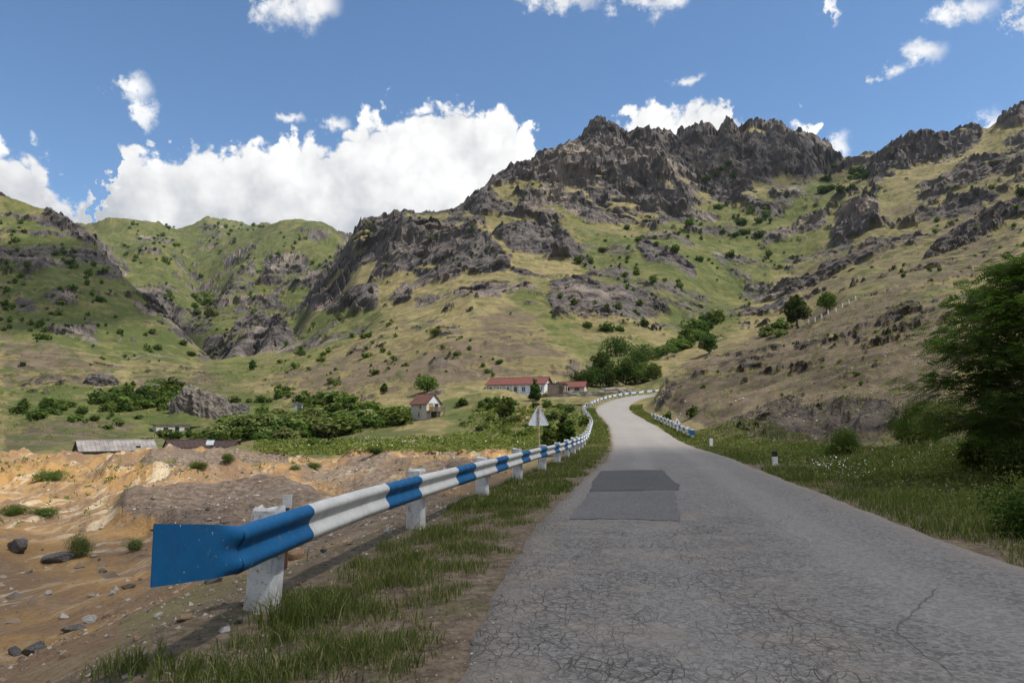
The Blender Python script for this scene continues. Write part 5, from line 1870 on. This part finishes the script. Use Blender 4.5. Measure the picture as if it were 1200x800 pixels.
# --- bushes on the right bank
for px, py, h, tn, w, lb in ((992, 547, 27, 'mid', 1.0, 'single leafy shrub on the right verge beside white flowers'),
        (1068, 505, 34, 'mid', .9, 'light green shrub where the right bank meets the rocky hill'),
        (1095, 500, 40, 'mid', 1.0, 'leafy shrub on the right bank beneath the dark tree'),
        (1118, 492, 40, 'pale', 1.1, 'yellow-green shrub on the right bank under the dark tree'),
        (1078, 468, 26, 'mid', 1.0, 'small shrub high on the right bank'),
        (1150, 560, 34, 'dark', 1.2, 'dark shrub in the shade below the tree on the right bank'),
        (1190, 580, 44, 'dark', 1.0, 'large dark shrub at the foot of the tree on the right bank'),
        (1175, 520, 40, 'dark', 1.1, 'dark shrub behind the tree trunk on the right bank'),
        (1222, 640, 60, 'dark', .9, 'dark weedy shrub leaning over the right verge')):
    Yb = {992: 29, 1068: 33, 1095: 30, 1118: 28, 1078: 38, 1150: 18, 1190: 15, 1175: 19, 1222: 9.5}[px]
    p = world(px, py, Yb)
    c = Vector((p[0], p[1], float(tz_at(p[0], p[1]))))
    o = bush(px, py, h, tn, lb, None, w, True, name='shrub', cat='shrub', c=c)


for px, py, h, tn, w, lb in ((18, 606, 9, 'mid', 1.8, 'low green bush on the rim of the brown quarry bank'), (52, 607, 10, 'mid', 1.8, 'ragged green bush beside a brown quarry bank'), (92, 652, 20, 'pale', .9, 'thin grey-green bush at the foot of the quarry bank'),
                             (62, 562, 9, 'mid', 2.0, 'tuft-like bush on the yellow quarry slope'), (158, 648, 11, 'pale', 1.5, 'faded bush at the foot of the grey spoil pile'), (230, 553, 9, 'mid', 1.6, 'weedy bush on the far spoil heap'), (265, 548, 8, 'mid', 1.5, 'green bush on the crest of the spoil heap'),
                             (368, 551, 8, 'mid', 1.5, 'small bush before the cream-coloured mounds'), (345, 553, 7, 'pale', 1.5, 'pale bush before the cream-coloured mounds'), (440, 536, 7, 'dark', 2.2, 'dark low bush behind the cream-coloured mounds')):
    bush(px, py, h, tn, lb, 'bushes in the quarry', w, True, name='quarry_bush')
for px, py, h in ((366, 522, 10), (387, 523, 8), (372, 524, 5), (380, 524, 5)):
    bush(px, py, h, 'mid', 'low bush half hiding the parked car', 'bushes in front of the parked car', 1.4)
flush_bushes()


# --- feathery locust tree at the right edge
def locust(c, H, label, seed=5):
    r = random.Random(seed); rng = np.random.default_rng(seed)
    t = link('locust_tree', None, label=label, cat='tree', loc=(c.x, c.y, c.z - .1))
    mb = MB()
    H = H * 1.0
    mb.tube([(0, 0, 0), (-.10, .05, 1.2), (.05, -.05, 2.6), (-.1, .1, 4.4), (0, 0, H * .9)], [.17, .14, .11, .07, .02], 9)
    V = []; Fq = []; var = []

    def frond(start, d, ln, vv):
        """one pinnate leaf: paired leaflets along an arching stalk"""
        side = d.cross(Vector((r.gauss(0, .5), r.gauss(0, .5), 1))).normalized()
        upn = side.cross(d).normalized()
        nl = 6
        for k in range(nl):
            s = (k + 1) / nl
            pos = start + d * ln * s + Vector((0, 0, -.22 * ln * s * s))
            l = ln * .30 * (1 - .4 * abs(s - .45))
            for sg in (-1, 1):
                b_ = len(V)
                o_ = side * sg
                tip = pos + o_ * l + d * l * .3 - upn * l * .12
                mid = pos + o_ * l * .5 + d * l * .15
                w = d * l * .24
                V.extend((pos, mid + w, tip, mid - w))
                Fq.append((b_, b_ + 1, b_ + 2, b_ + 3))
                var.append(vv)
    for i in range(105):
        f = (i + r.random()) / 105
        z = H * (.05 + .90 * f)
        a = i * 2.4 + r.uniform(-.5, .5)
        L = (2.45 * (1 - f) ** .55 + .45) * r.uniform(.62, 1.05)
        if z < 1.4:
            L *= .75
        dx, dy = math.cos(a), math.sin(a)
        rise = r.uniform(.12, .55)
        pts = [Vector((dx * L * q, dy * L * q, z + L * (rise * q - .30 * q * q) + r.uniform(-.05, .05))) for q in (0, .2, .4, .6, .8, 1)]
        mb.tube(pts, [.030 * (1 - f * .5) * (1 - .85 * k / 5) + .003 for k in range(6)], 5)
        tone_ = min(.85, max(.1, r.gauss(.40, .14)))
        for k in range(9):                                   # flat side sprays of the branch
            q = .22 + .78 * k / 8
            P0 = pts[min(int(q * 5), 4)].lerp(pts[min(int(q * 5) + 1, 5)], q * 5 - int(q * 5)) if q < 1 else pts[5]
            sg = 1 if k % 2 else -1
            b2 = a + sg * r.uniform(.5, 1.15) * (0 if k == 8 else 1)
            l2 = L * .36 * (1.15 - .6 * q) * r.uniform(.7, 1.2) + .12
            d2 = Vector((math.cos(b2), math.sin(b2), r.uniform(-.35, .45))).normalized()
            mb.tube([P0, P0 + d2 * l2 * .5, P0 + d2 * l2], [.008, .005, .002], 4)
            n2 = max(3, int(l2 / .13))
            for m_ in range(n2):
                S0_ = P0 + d2 * l2 * (m_ + .4) / n2
                for sg2 in (-1, 1):
                    b3 = b2 + sg2 * r.uniform(.35, 1.1)
                    frond(S0_ + Vector((r.gauss(0, .04), r.gauss(0, .04), r.gauss(0, .09))), Vector((math.cos(b3), math.sin(b3), r.uniform(-.5, .5))).normalized(), r.uniform(.20, .36), min(1, max(0, tone_ + r.gauss(0, .16) + .15 * q)))
            frond(P0 + d2 * l2, d2, r.uniform(.2, .3), min(1, tone_ + .2))
    mb.build('trunk', M_BARK, t, True)
    me = new_mesh('crown', np.array([tuple(v) for v in V]), np.array(Fq), False)
    attr(me, 'var', np.repeat(np.array(var), 4))
    me.materials.append(M_LEAF_LOCUST)
    link('crown', me, parent=t)
    return t


p = world(1232, 600, 16.5)
c = Vector((p[0], p[1], float(tz_at(p[0], p[1]))))
locust(c, 4.5, 'dark feathery-leaved locust tree overhanging the right bank')


# ------------------------------------------------------------------ grass of the verges
def blades(rng, X, Y, h, w, lean, var):
    n = len(X)
    Z = tz_at(X, Y) - .01
    a = rng.uniform(0, 2 * math.pi, n)
    dx, dy = np.cos(a), np.sin(a)
    la = rng.uniform(0, 2 * math.pi, n)
    lx, ly = np.cos(la) * lean * h, np.sin(la) * lean * h
    P = np.stack([X, Y, Z], 1)
    wv = np.stack([dx * w, dy * w, np.zeros(n)], 1)
    m = P + np.stack([lx * .3, ly * .3, h * .58], 1)
    t = P + np.stack([lx, ly, h * rng.uniform(.8, 1.0, n)], 1)
    V = np.stack([P - wv, P + wv, m + wv * .75, m - wv * .75, t], 1).reshape(-1, 3)
    b_ = np.arange(n)[:, None] * 5
    T = np.concatenate([b_ + np.array([[0, 1, 2]]), b_ + np.array([[0, 2, 3]]), b_ + np.array([[3, 2, 4]])], 0)
    return V, T, np.repeat(var, 5)


def verge_points(rng, n, s0, s1, o0, o1, power, patch, thr, seed):
    s = s0 + (s1 - s0) * rng.random(n) ** power
    o = rng.uniform(o0, o1, n)
    P = road_at(s, 0); Q = road_at(s, 1.0)
    N = Q - P
    X = P[:, 0] + N[:, 0] * o; Y = P[:, 1] + N[:, 1] * o
    f = fbm(X / patch, Y / patch, None, 4, gain=.6, seed=seed)
    edge = sstep(np.abs(o), 2.45, 3.05)
    ok = (f + .75 * (edge - 1) - .5 * sstep(-o, 3.7, 4.6) * (s < 14) > thr + rng.uniform(-.25, .25, n)) & (Y > 2.2)
    return X[ok], Y[ok], o[ok], s[ok], f[ok]


def build_grass():
    rng = np.random.default_rng(9)
    VV = []; TT = []; AA = []
    base = 0
    def add(X, Y, h, w, lean, var):
        nonlocal base
        V, T, A = blades(rng, X, Y, h, w, lean, var)
        VV.append(V); TT.append(T + base); AA.append(A); base += len(V)
    spec = [  # n, s0, s1, o0, o1, power, patch, thr, seed, hmin, hmax, w, drymean
        (52000, 2.4, 14, -4.4, -2.5, 1.3, .55, -.08, 101, .03, .15, .0036, .64),
        (32000, 13, 60, -4.6, -2.55, 1.6, 1.4, -.22, 102, .06, .18, .010, .55),
        (3000, 3, 16, -6.0, -4.2, 1.2, .5, .42, 103, .05, .18, .004, .55),
        (42000, 4.0, 22, 2.5, 7.5, 1.2, 1.3, -.55, 104, .06, .22, .007, .50),
        (34000, 20, 70, 2.5, 9.0, 1.4, 2.0, -.45, 105, .08, .26, .016, .52),
        (12000, 55, 125, 2.5, 4.6, 1.0, 2.0, -.6, 106, .10, .28, .03, .5),
        (12000, 55, 118, -4.4, -2.6, 1.0, 2.0, -.5, 107, .10, .26, .03, .45),
    ]
    for n, s0, s1, o0, o1, pw, pt, thr, sd, h0, h1, w, dm in spec:
        X, Y, o, s, f = verge_points(rng, n, s0, s1, o0, o1, pw, pt, thr, sd)
        k = len(X)
        tall = np.clip(.45 + .9 * f + .25 * rng.normal(size=k), .05, 1.2) * np.clip((np.abs(o) - 2.35) / .7, .35, 1)
        h = h0 + (h1 - h0) * tall
        var = np.clip(dm + .28 * rng.normal(size=k) - .35 * f, 0, 1)
        add(X, Y, h, w * rng.uniform(.6, 1.4, k), rng.uniform(.1, .75, k), var)
    # tufts by the first posts
    for tx, ty, n, hh, rad in ((-1.66, 5.95, 420, .27, .16), (-1.45, 6.2, 260, .22, .2), (-2.42, 4.95, 200, .17, .14), (-2.0, 4.75, 240, .17, .16), (-.95, 10.2, 200, .24, .25), (-1.6, 4.9, 200, .13, .2), (-1.2, 4.6, 220, .13, .2)):
        X = tx + rng.normal(size=n) * rad; Y = ty + rng.normal(size=n) * rad
        add(X, Y, hh * rng.uniform(.5, 1.1, n), .0045 * rng.uniform(.7, 1.3, n), rng.uniform(.15, .8, n), np.clip(.42 + .25 * rng.normal(size=n), 0, 1))
    V = np.concatenate(VV); T = np.concatenate(TT); A = np.concatenate(AA)
    me = new_mesh('grass', V, T, True)
    attr(me, 'var', A)
    link('grass', me, M_GRASS, kind='stuff', label='short patchy roadside grass on both verges', cat='grass')


build_grass()


def build_weeds():
    """knee-high weeds of the banks and the far field, as small leaf sprays"""
    rng = np.random.default_rng(19)
    P = []; S_ = []; A = []
    def area(n, poly, Y0, Y1, h0, h1, size, thr, seed, var=.4):
        # random points of the ground whose view falls into the outline
        xs = [q[0] for q in poly]; ys = [q[1] for q in poly]
        px = rng.uniform(min(xs), max(xs), n); py = rng.uniform(min(ys), max(ys), n)
        ok = polymask(px, py, poly)
        px, py = px[ok], py[ok]
        for x, y in zip(px, py):
            c = hit(x, y)
            d = math.hypot(c.x, c.y)
            if not (Y0 < d < Y1):
                continue
            f = vnoise(np.array([c.x / 3.0]), np.array([c.y / 3.0]), None, seed)[0]
            if f < thr + rng.uniform(-.3, .3):
                continue
            h = rng.uniform(h0, h1)
            k = 7
            jit = rng.normal(size=(k, 3)) * np.array([h * .5, h * .5, 0])
            P.append(np.array([c.x + rng.normal() * .4, c.y + rng.normal() * .4, c.z]) + jit + np.stack([np.zeros(k), np.zeros(k), rng.uniform(.05, 1, k) * h], 1))
            S_.append(np.full(k, size * d / 20)); A.append(np.clip(var + .2 * rng.normal(size=k) - .15 * f, 0, 1))
    area(4200, [(900, 540), (1000, 528), (1080, 500), (1210, 470), (1230, 660), (1100, 610), (980, 565)], 8, 45, .10, .5, .020, -.3, 5)
    area(1700, [(300, 536), (300, 517), (480, 514), (600, 508), (640, 512), (620, 528), (480, 533)], 50, 140, .2, .5, .03, -.6, 6, .45)
    area(1200, [(520, 520), (560, 480), (640, 478), (690, 480), (690, 520), (640, 530)], 40, 150, .2, .7, .03, -.2, 7, .45)
    area(500, [(0, 535), (330, 545), (600, 538), (600, 560), (300, 590), (0, 620)], 20, 90, .1, .45, .022, .35, 8, .5)
    area(700, [(850, 518), (940, 516), (1000, 530), (930, 545), (860, 530)], 25, 70, .1, .35, .022, -.3, 9, .5)
    area(2600, [(780, 470), (790, 440), (860, 412), (1000, 360), (1110, 325), (1130, 420), (1060, 500), (860, 505)], 40, 220, .15, .5, .013, -.1, 10, .72)
    area(1500, [(0, 440), (480, 420), (480, 512), (0, 520)], 110, 330, .3, .9, .013, -.1, 11, .5)
    P = np.concatenate(P); S_ = np.concatenate(S_); A = np.concatenate(A)
    n = len(P)
    N = rng.normal(size=(n, 3)) + np.array([0, -.3, .6])
    V, Fq = leaf_quads(rng, P, N, 1.0, .3)
    C = np.repeat(P, 4, 0)
    V = C + (V - C) * np.repeat(S_, 4)[:, None] * 2.2
    me = new_mesh('weeds', V, Fq, False)
    attr(me, 'var', np.repeat(A, 4))
    link('weeds', me, M_WEED, kind='stuff', label='knee-high weeds and wild plants on the banks and the field', cat='weeds')


build_weeds()
M_PETAL = plain('white_petals', (0.78, 0.77, 0.72), (0.7, 0.68, 0.6), 3, .7)


def build_flowers():
    rng = np.random.default_rng(29)
    P = []; S_ = []
    for n, poly, sz in ((220, [(940, 545), (985, 548), (1030, 560), (1010, 572), (960, 565)], .6), (260, [(1010, 545), (1120, 520), (1180, 560), (1120, 600), (1050, 590)], .45), (120, [(860, 535), (940, 535), (990, 560), (930, 565)], .35), (260, [(310, 530), (330, 518), (600, 509), (620, 520), (480, 530)], .5),
                       (60, [(1100, 590), (1200, 560), (1200, 620)], .5)):
        xs = [q[0] for q in poly]; ys = [q[1] for q in poly]
        px = rng.uniform(min(xs), max(xs), n); py = rng.uniform(min(ys), max(ys), n)
        ok = polymask(px, py, poly)
        for x, y in zip(px[ok], py[ok]):
            c = hit(x, y)
            d = math.hypot(c.x, c.y)
            P.append((c.x, c.y, c.z + rng.uniform(.12, .45))); S_.append(sz * d / F * rng.uniform(.7, 1.5))
    P = np.array(P); S_ = np.array(S_)
    N = rng.normal(size=(len(P), 3)) * .5 + np.array([0, -.4, 1])
    V, Fq = leaf_quads(rng, P, N, 1.0, .9)
    C = np.repeat(P, 4, 0)
    V = C + (V - C) * np.repeat(S_, 4)[:, None]
    link('flowers', new_mesh('flowers', V, Fq, False), M_PETAL, kind='stuff', label='tiny white wild flowers among the weeds', cat='flowers')


build_flowers()

# ------------------------------------------------------------------ stones
def stone_mat(name, a, c):
    return plain(name, a, c, 5, .95, bump=.6, bscale=12)


M_ST = {'tan': stone_mat('tan_stone', (0.30, 0.20, 0.12), (0.22, 0.145, 0.085)), 'dark': stone_mat('dark_stone', (0.06, 0.055, 0.052), (0.16, 0.145, 0.13)), 'pale': stone_mat('pale_stone', (0.45, 0.42, 0.37), (0.34, 0.31, 0.27))}


def stone_mesh(seed, mat, sub=2):
    bm = bmesh.new()
    bmesh.ops.create_icosphere(bm, subdivisions=sub, radius=1)
    V = np.array([v.co[:] for v in bm.verts])
    rr = np.random.default_rng(seed)
    for _ in range(11):                                   # chipped by random planes
        n_ = rr.normal(size=3); n_ /= np.linalg.norm(n_)
        d_ = rr.uniform(.45, .85)
        q_ = np.maximum(V @ n_ - d_, 0)
        V = V - q_[:, None] * n_[None]
    V = V * 1.25 + .03 * rr.normal(size=V.shape)
    for v, k in zip(bm.verts, V):
        v.co = k
    me = bpy.data.meshes.new('stone'); bm.to_mesh(me); bm.free()
    me.materials.append(mat)
    return me


STONES = {k: [stone_mesh(i + 10 * j, m, 3) for i in range(4)] for j, (k, m) in enumerate(M_ST.items())}
for px, py, wpx, hpx, kd, lb in (
        (347, 656, 30, 15, 'tan', 'large rounded tan stone on the bank beside the first guardrail post'),
        (20, 652, 22, 16, 'dark', 'dark lump of rock at the edge of the quarry floor'),
        (70, 662, 34, 9, 'dark', 'flat dark slab lying on the ochre quarry track'),
        (40, 765, 24, 14, 'dark', 'grey-black stone on the rim of the bank above the quarry track'),
        (17, 770, 16, 11, 'dark', 'small black stone next to the grey-black one on the bank rim'),
        (107, 729, 22, 8, 'pale', 'pale flat stone on the rim of the bank'),
        (88, 738, 30, 7, 'dark', 'dark flat stone under the pale one on the bank rim'),
        (280, 732, 16, 9, 'dark', 'black stone in front of the first guardrail post'),
        (262, 743, 15, 6, 'pale', 'small white stone in front of the first guardrail post'),
        (218, 727, 22, 9, 'tan', 'tan stone half sunk in the bank below the end plate'),
        (410, 640, 12, 6, 'tan', 'small tan stone under the white part of the guardrail'),
        (350, 686, 10, 5, 'tan', 'little tan stone in the grass by the first post'),
        (130, 700, 8, 5, 'pale', 'pale pebble on the quarry track'),
        (55, 702, 8, 5, 'pale', 'grey pebble on the ochre track'),
        (120, 672, 14, 5, 'dark', 'thin dark stone on the ochre track'),
        (128, 724, 18, 8, 'tan', 'tan stone beside the pale flat one on the bank rim'),
        (250, 685, 24, 9, 'dark', 'dark grey stone under the blue end plate'),
        (185, 725, 13, 6, 'pale', 'pale chip of stone below the end plate'),
        (75, 772, 13, 7, 'tan', 'brown stone low on the bank'),
        (160, 752, 12, 6, 'tan', 'brown stone among the tufts of the bank'),
        (455, 625, 9, 5, 'pale', 'white chip of stone near the second guardrail post'),
        (380, 648, 11, 6, 'dark', 'dark stone on the bank between the first two posts')):
    c = hit(px, py)
    d = math.hypot(c.x, c.y)
    o = link('stone', VR.choice(STONES[kd]), label=lb, cat='stone', group='loose stones on the bank and quarry floor', loc=(c.x, c.y, c.z + hpx * d / F * .22), rz=VR.uniform(0, 6.28))
    k = wpx * d / F / 2 * .8
    o.scale = (k, k * VR.uniform(.7, 1.0), hpx * d / F / 2 * 1.1)


def build_gravel():
    rng = np.random.default_rng(39)
    P = []; R_ = []
    X = rng.uniform(-7.5, -1.0, 18000); Y = 3.5 + 14 * rng.random(18000) ** 1.3
    off, _, s = road_dist(X, Y)
    f = fbm(X / 1.2, Y / 1.2, None, 3, seed=55)
    ok = (off < -3.4 - .6 * rng.random(len(X))) & (off > -8.5) & (f > rng.uniform(-.5, .4, len(X)))
    P.append(np.stack([X[ok], Y[ok], tz_at(X[ok], Y[ok])], 1)); R_.append(.005 + .034 * rng.random(ok.sum()) ** 5)
    s = rng.uniform(2, 30, 5000); o = -2.55 + .55 * np.abs(rng.normal(size=5000)) * np.where(rng.random(5000) < .75, -1, .6)
    q = road_at(s, 0); nrm = road_at(s, 1.0) - q
    X = q[:, 0] + nrm[:, 0] * o; Y = q[:, 1] + nrm[:, 1] * o
    z = np.where(o > -2.5, q[:, 2] + .03 * (1 - (o / 2.5)**2) + .003, tz_at(X, Y))
    P.append(np.stack([X, Y, z], 1)); R_.append(.004 + .010 * rng.random(5000) ** 3)
    # quarry rubble
    X = rng.uniform(-34, 0, 15000); Y = 11 + 50 * rng.random(15000) ** 1.25
    off, _, s = road_dist(X, Y)
    px, py = project(X, Y, tz_at(X, Y))
    dk = zone(px, py, DARKPILE, 2)
    ok = (off < -6) & (rng.random(len(X)) < .22 + .75 * dk + .3 * (fbm(X / 4, Y / 4, None, 3, seed=58) > .1))
    P.append(np.stack([X[ok], Y[ok], tz_at(X[ok], Y[ok])], 1)); R_.append((.018 + .14 * rng.random(ok.sum()) ** 5))
    # broken rock weathering out of the right hill
    X = rng.uniform(10, 80, 9000); Y = rng.uniform(36, 150, 9000)
    off, _, s = road_dist(X, Y)
    f = fbm(X / 6, Y / 6, None, 3, seed=56)
    ok = (off > 5.5) & (np.hypot(X, Y) < 170) & (f > rng.uniform(-.4, .5, len(X)))
    P.append(np.stack([X[ok], Y[ok], tz_at(X[ok], Y[ok])], 1)); R_.append((.04 + .17 * rng.random(ok.sum()) ** 4))
    P = np.concatenate(P); R_ = np.concatenate(R_)
    n = len(P)
    O = np.array([(1, 0, 0), (-1, 0, 0), (0, 1, 0), (0, -1, 0), (0, 0, .75), (0, 0, -.6)], float)
    V = P[:, None, :] + (O[None] * rng.uniform(.6, 1.3, (n, 6, 1)) + rng.normal(size=(n, 6, 3)) * .18) * R_[:, None, None]
    Ft = np.array([(0, 2, 4), (2, 1, 4), (1, 3, 4), (3, 0, 4), (2, 0, 5), (1, 2, 5), (3, 1, 5), (0, 3, 5)])
    T = (np.arange(n)[:, None, None] * 6 + Ft[None]).reshape(-1, 3)
    me = new_mesh('gravel', V.reshape(-1, 3), T, False)
    attr(me, 'var', np.repeat(rng.random(n), 6))
    m, b = material('gravel_stone')
    v = b.n('ShaderNodeAttribute', attribute_name='var').outputs['Fac']
    col = b.mix(b.ramp(v, 0, .5, smooth=False), (0.085, 0.075, 0.068), (0.23, 0.17, 0.115))
    col = b.mix(b.ramp(v, .55, 1, smooth=False), col, (0.40, 0.36, 0.30, 1))
    bs = b.n('ShaderNodeBsdfPrincipled', {'Base Color': col, 'Roughness': .95})
    b.n('ShaderNodeOutputMaterial', {'Surface': bs.outputs[0]})
    link('gravel', me, m, kind='stuff', label='loose gravel and rubble along the road edge and quarry', cat='gravel')


build_gravel()


# --- the rock outcrop behind the stone building
def outcrop(px, py, wpx, hpx, Y, seed, label, sub=6, lean=.0, mat=None, depth=.6, skew=0.0):
    p = world(px, py, Y)
    w = wpx * Y / F; h = hpx * Y / F
    bm = bmesh.new()
    bmesh.ops.create_icosphere(bm, subdivisions=sub, radius=1)
    V = np.array([v.co[:] for v in bm.verts])
    V = V[:, :] * np.array([w / 2, w / 2 * depth, h])
    x, y, z = V.T
    n1 = fbm(x / (w * .22) + seed, y / (w * .22), z / (h * .6), 4, gain=.55, seed=seed, ridged=True)
    n2 = fbm(x / (w * .07), y / (w * .07), z / (h * .25), 3, gain=.6, seed=seed + 7, ridged=True)
    n2 = .5 * n2 + .5 * np.floor(n2 * 4) / 4
    D = V / np.maximum(np.linalg.norm(V / np.array([w / 2, w / 2 * depth, h]), axis=1), .2)[:, None]
    k = .26 * n1 + .10 * n2
    V = V + D * k[:, None]
    V[:, 2] *= np.where(V[:, 2] > 0, 1.12 - .55 * skew * (V[:, 0] / w + .5), 1)
    V[:, 0] += lean * V[:, 2]
    for v, c_ in zip(bm.verts, V):
        v.co = c_
    me = bpy.data.meshes.new('rock_outcrop'); bm.to_mesh(me); bm.free()
    me.materials.append(mat)
    z0 = min(p[2], float(tz_at(p[0], p[1]))) if Y != 186 else p[2]
    return link('rock_outcrop', me, label=label, cat='rock', loc=(p[0], p[1], z0 - h * .05))


def rock_material(name, a, c, g):
    m, b = material(name)
    P = b.n('ShaderNodeNewGeometry')
    n = b.noise(P.outputs['Position'], .9, 6, .72)
    col = b.mix(b.ramp(n, .34, .66), a, c)
    nz = b.n('ShaderNodeSeparateXYZ', {0: P.outputs['Normal']}).outputs[2]
    col = b.mix(b.m('MULTIPLY', b.ramp(b.m('ADD', nz, b.m('MULTIPLY', b.m('SUBTRACT', n, .5), .8)), .72, .92), g), col, (0.15, 0.15, 0.05, 1))
    bs = b.n('ShaderNodeBsdfPrincipled', {'Base Color': col, 'Roughness': .95})
    bp = b.n('ShaderNodeBump', {'Height': b.noise(P.outputs['Position'], 2.5, 6, .7), 'Strength': .9, 'Distance': .5})
    b.t.links.new(bp.outputs[0], bs.inputs['Normal'])
    b.n('ShaderNodeOutputMaterial', {'Surface': bs.outputs[0]})
    return m


M_OUTCROP = rock_material('weathered_rock', (0.070, 0.060, 0.054), (0.235, 0.195, 0.158), .8)
M_OUTDARK = rock_material('dark_rock', (0.060, 0.053, 0.05), (0.17, 0.148, 0.13), .8)
outcrop(246, 496, 78, 43, 186, 3, 'craggy grey rock outcrop standing above the flat-roofed stone building', 6, -.15, M_OUTCROP, .5, 1.0)
outcrop(275, 487, 36, 12, 186, 5, 'low dark shoulder of the rock outcrop', 5, .2, M_OUTDARK, .6)
outcrop(118, 440, 36, 10, 262, 9, 'dark rocky knob on the lower left slope', 5, 0, M_OUTDARK, .6)
outcrop(178, 455, 30, 8, 245, 11, 'small dark rock ridge above the hillside thicket', 5, 0, M_OUTDARK, .6)
outcrop(510, 468, 26, 9, 165, 15, 'grey boulders on the slope behind the cottage', 5, .3, M_OUTCROP, .7)


# ------------------------------------------------------------------ the valley's air
def haze():
    m, b = material('haze')
    v = b.n('ShaderNodeVolumePrincipled', {'Color': (0.80, 0.89, 1.0, 1), 'Density': 0.00003, 'Anisotropy': .2})
    b.n('ShaderNodeOutputMaterial', {'Volume': v.outputs[0]})
    z0 = float(TZ.min()) - 1.5; z1 = float(TZ.max()) + 4
    MB().box(-3850, 3850, -3850, 3850, z0, z1).build('haze', m, kind='stuff', label='thin summer haze filling the valley', cat='haze')


haze()
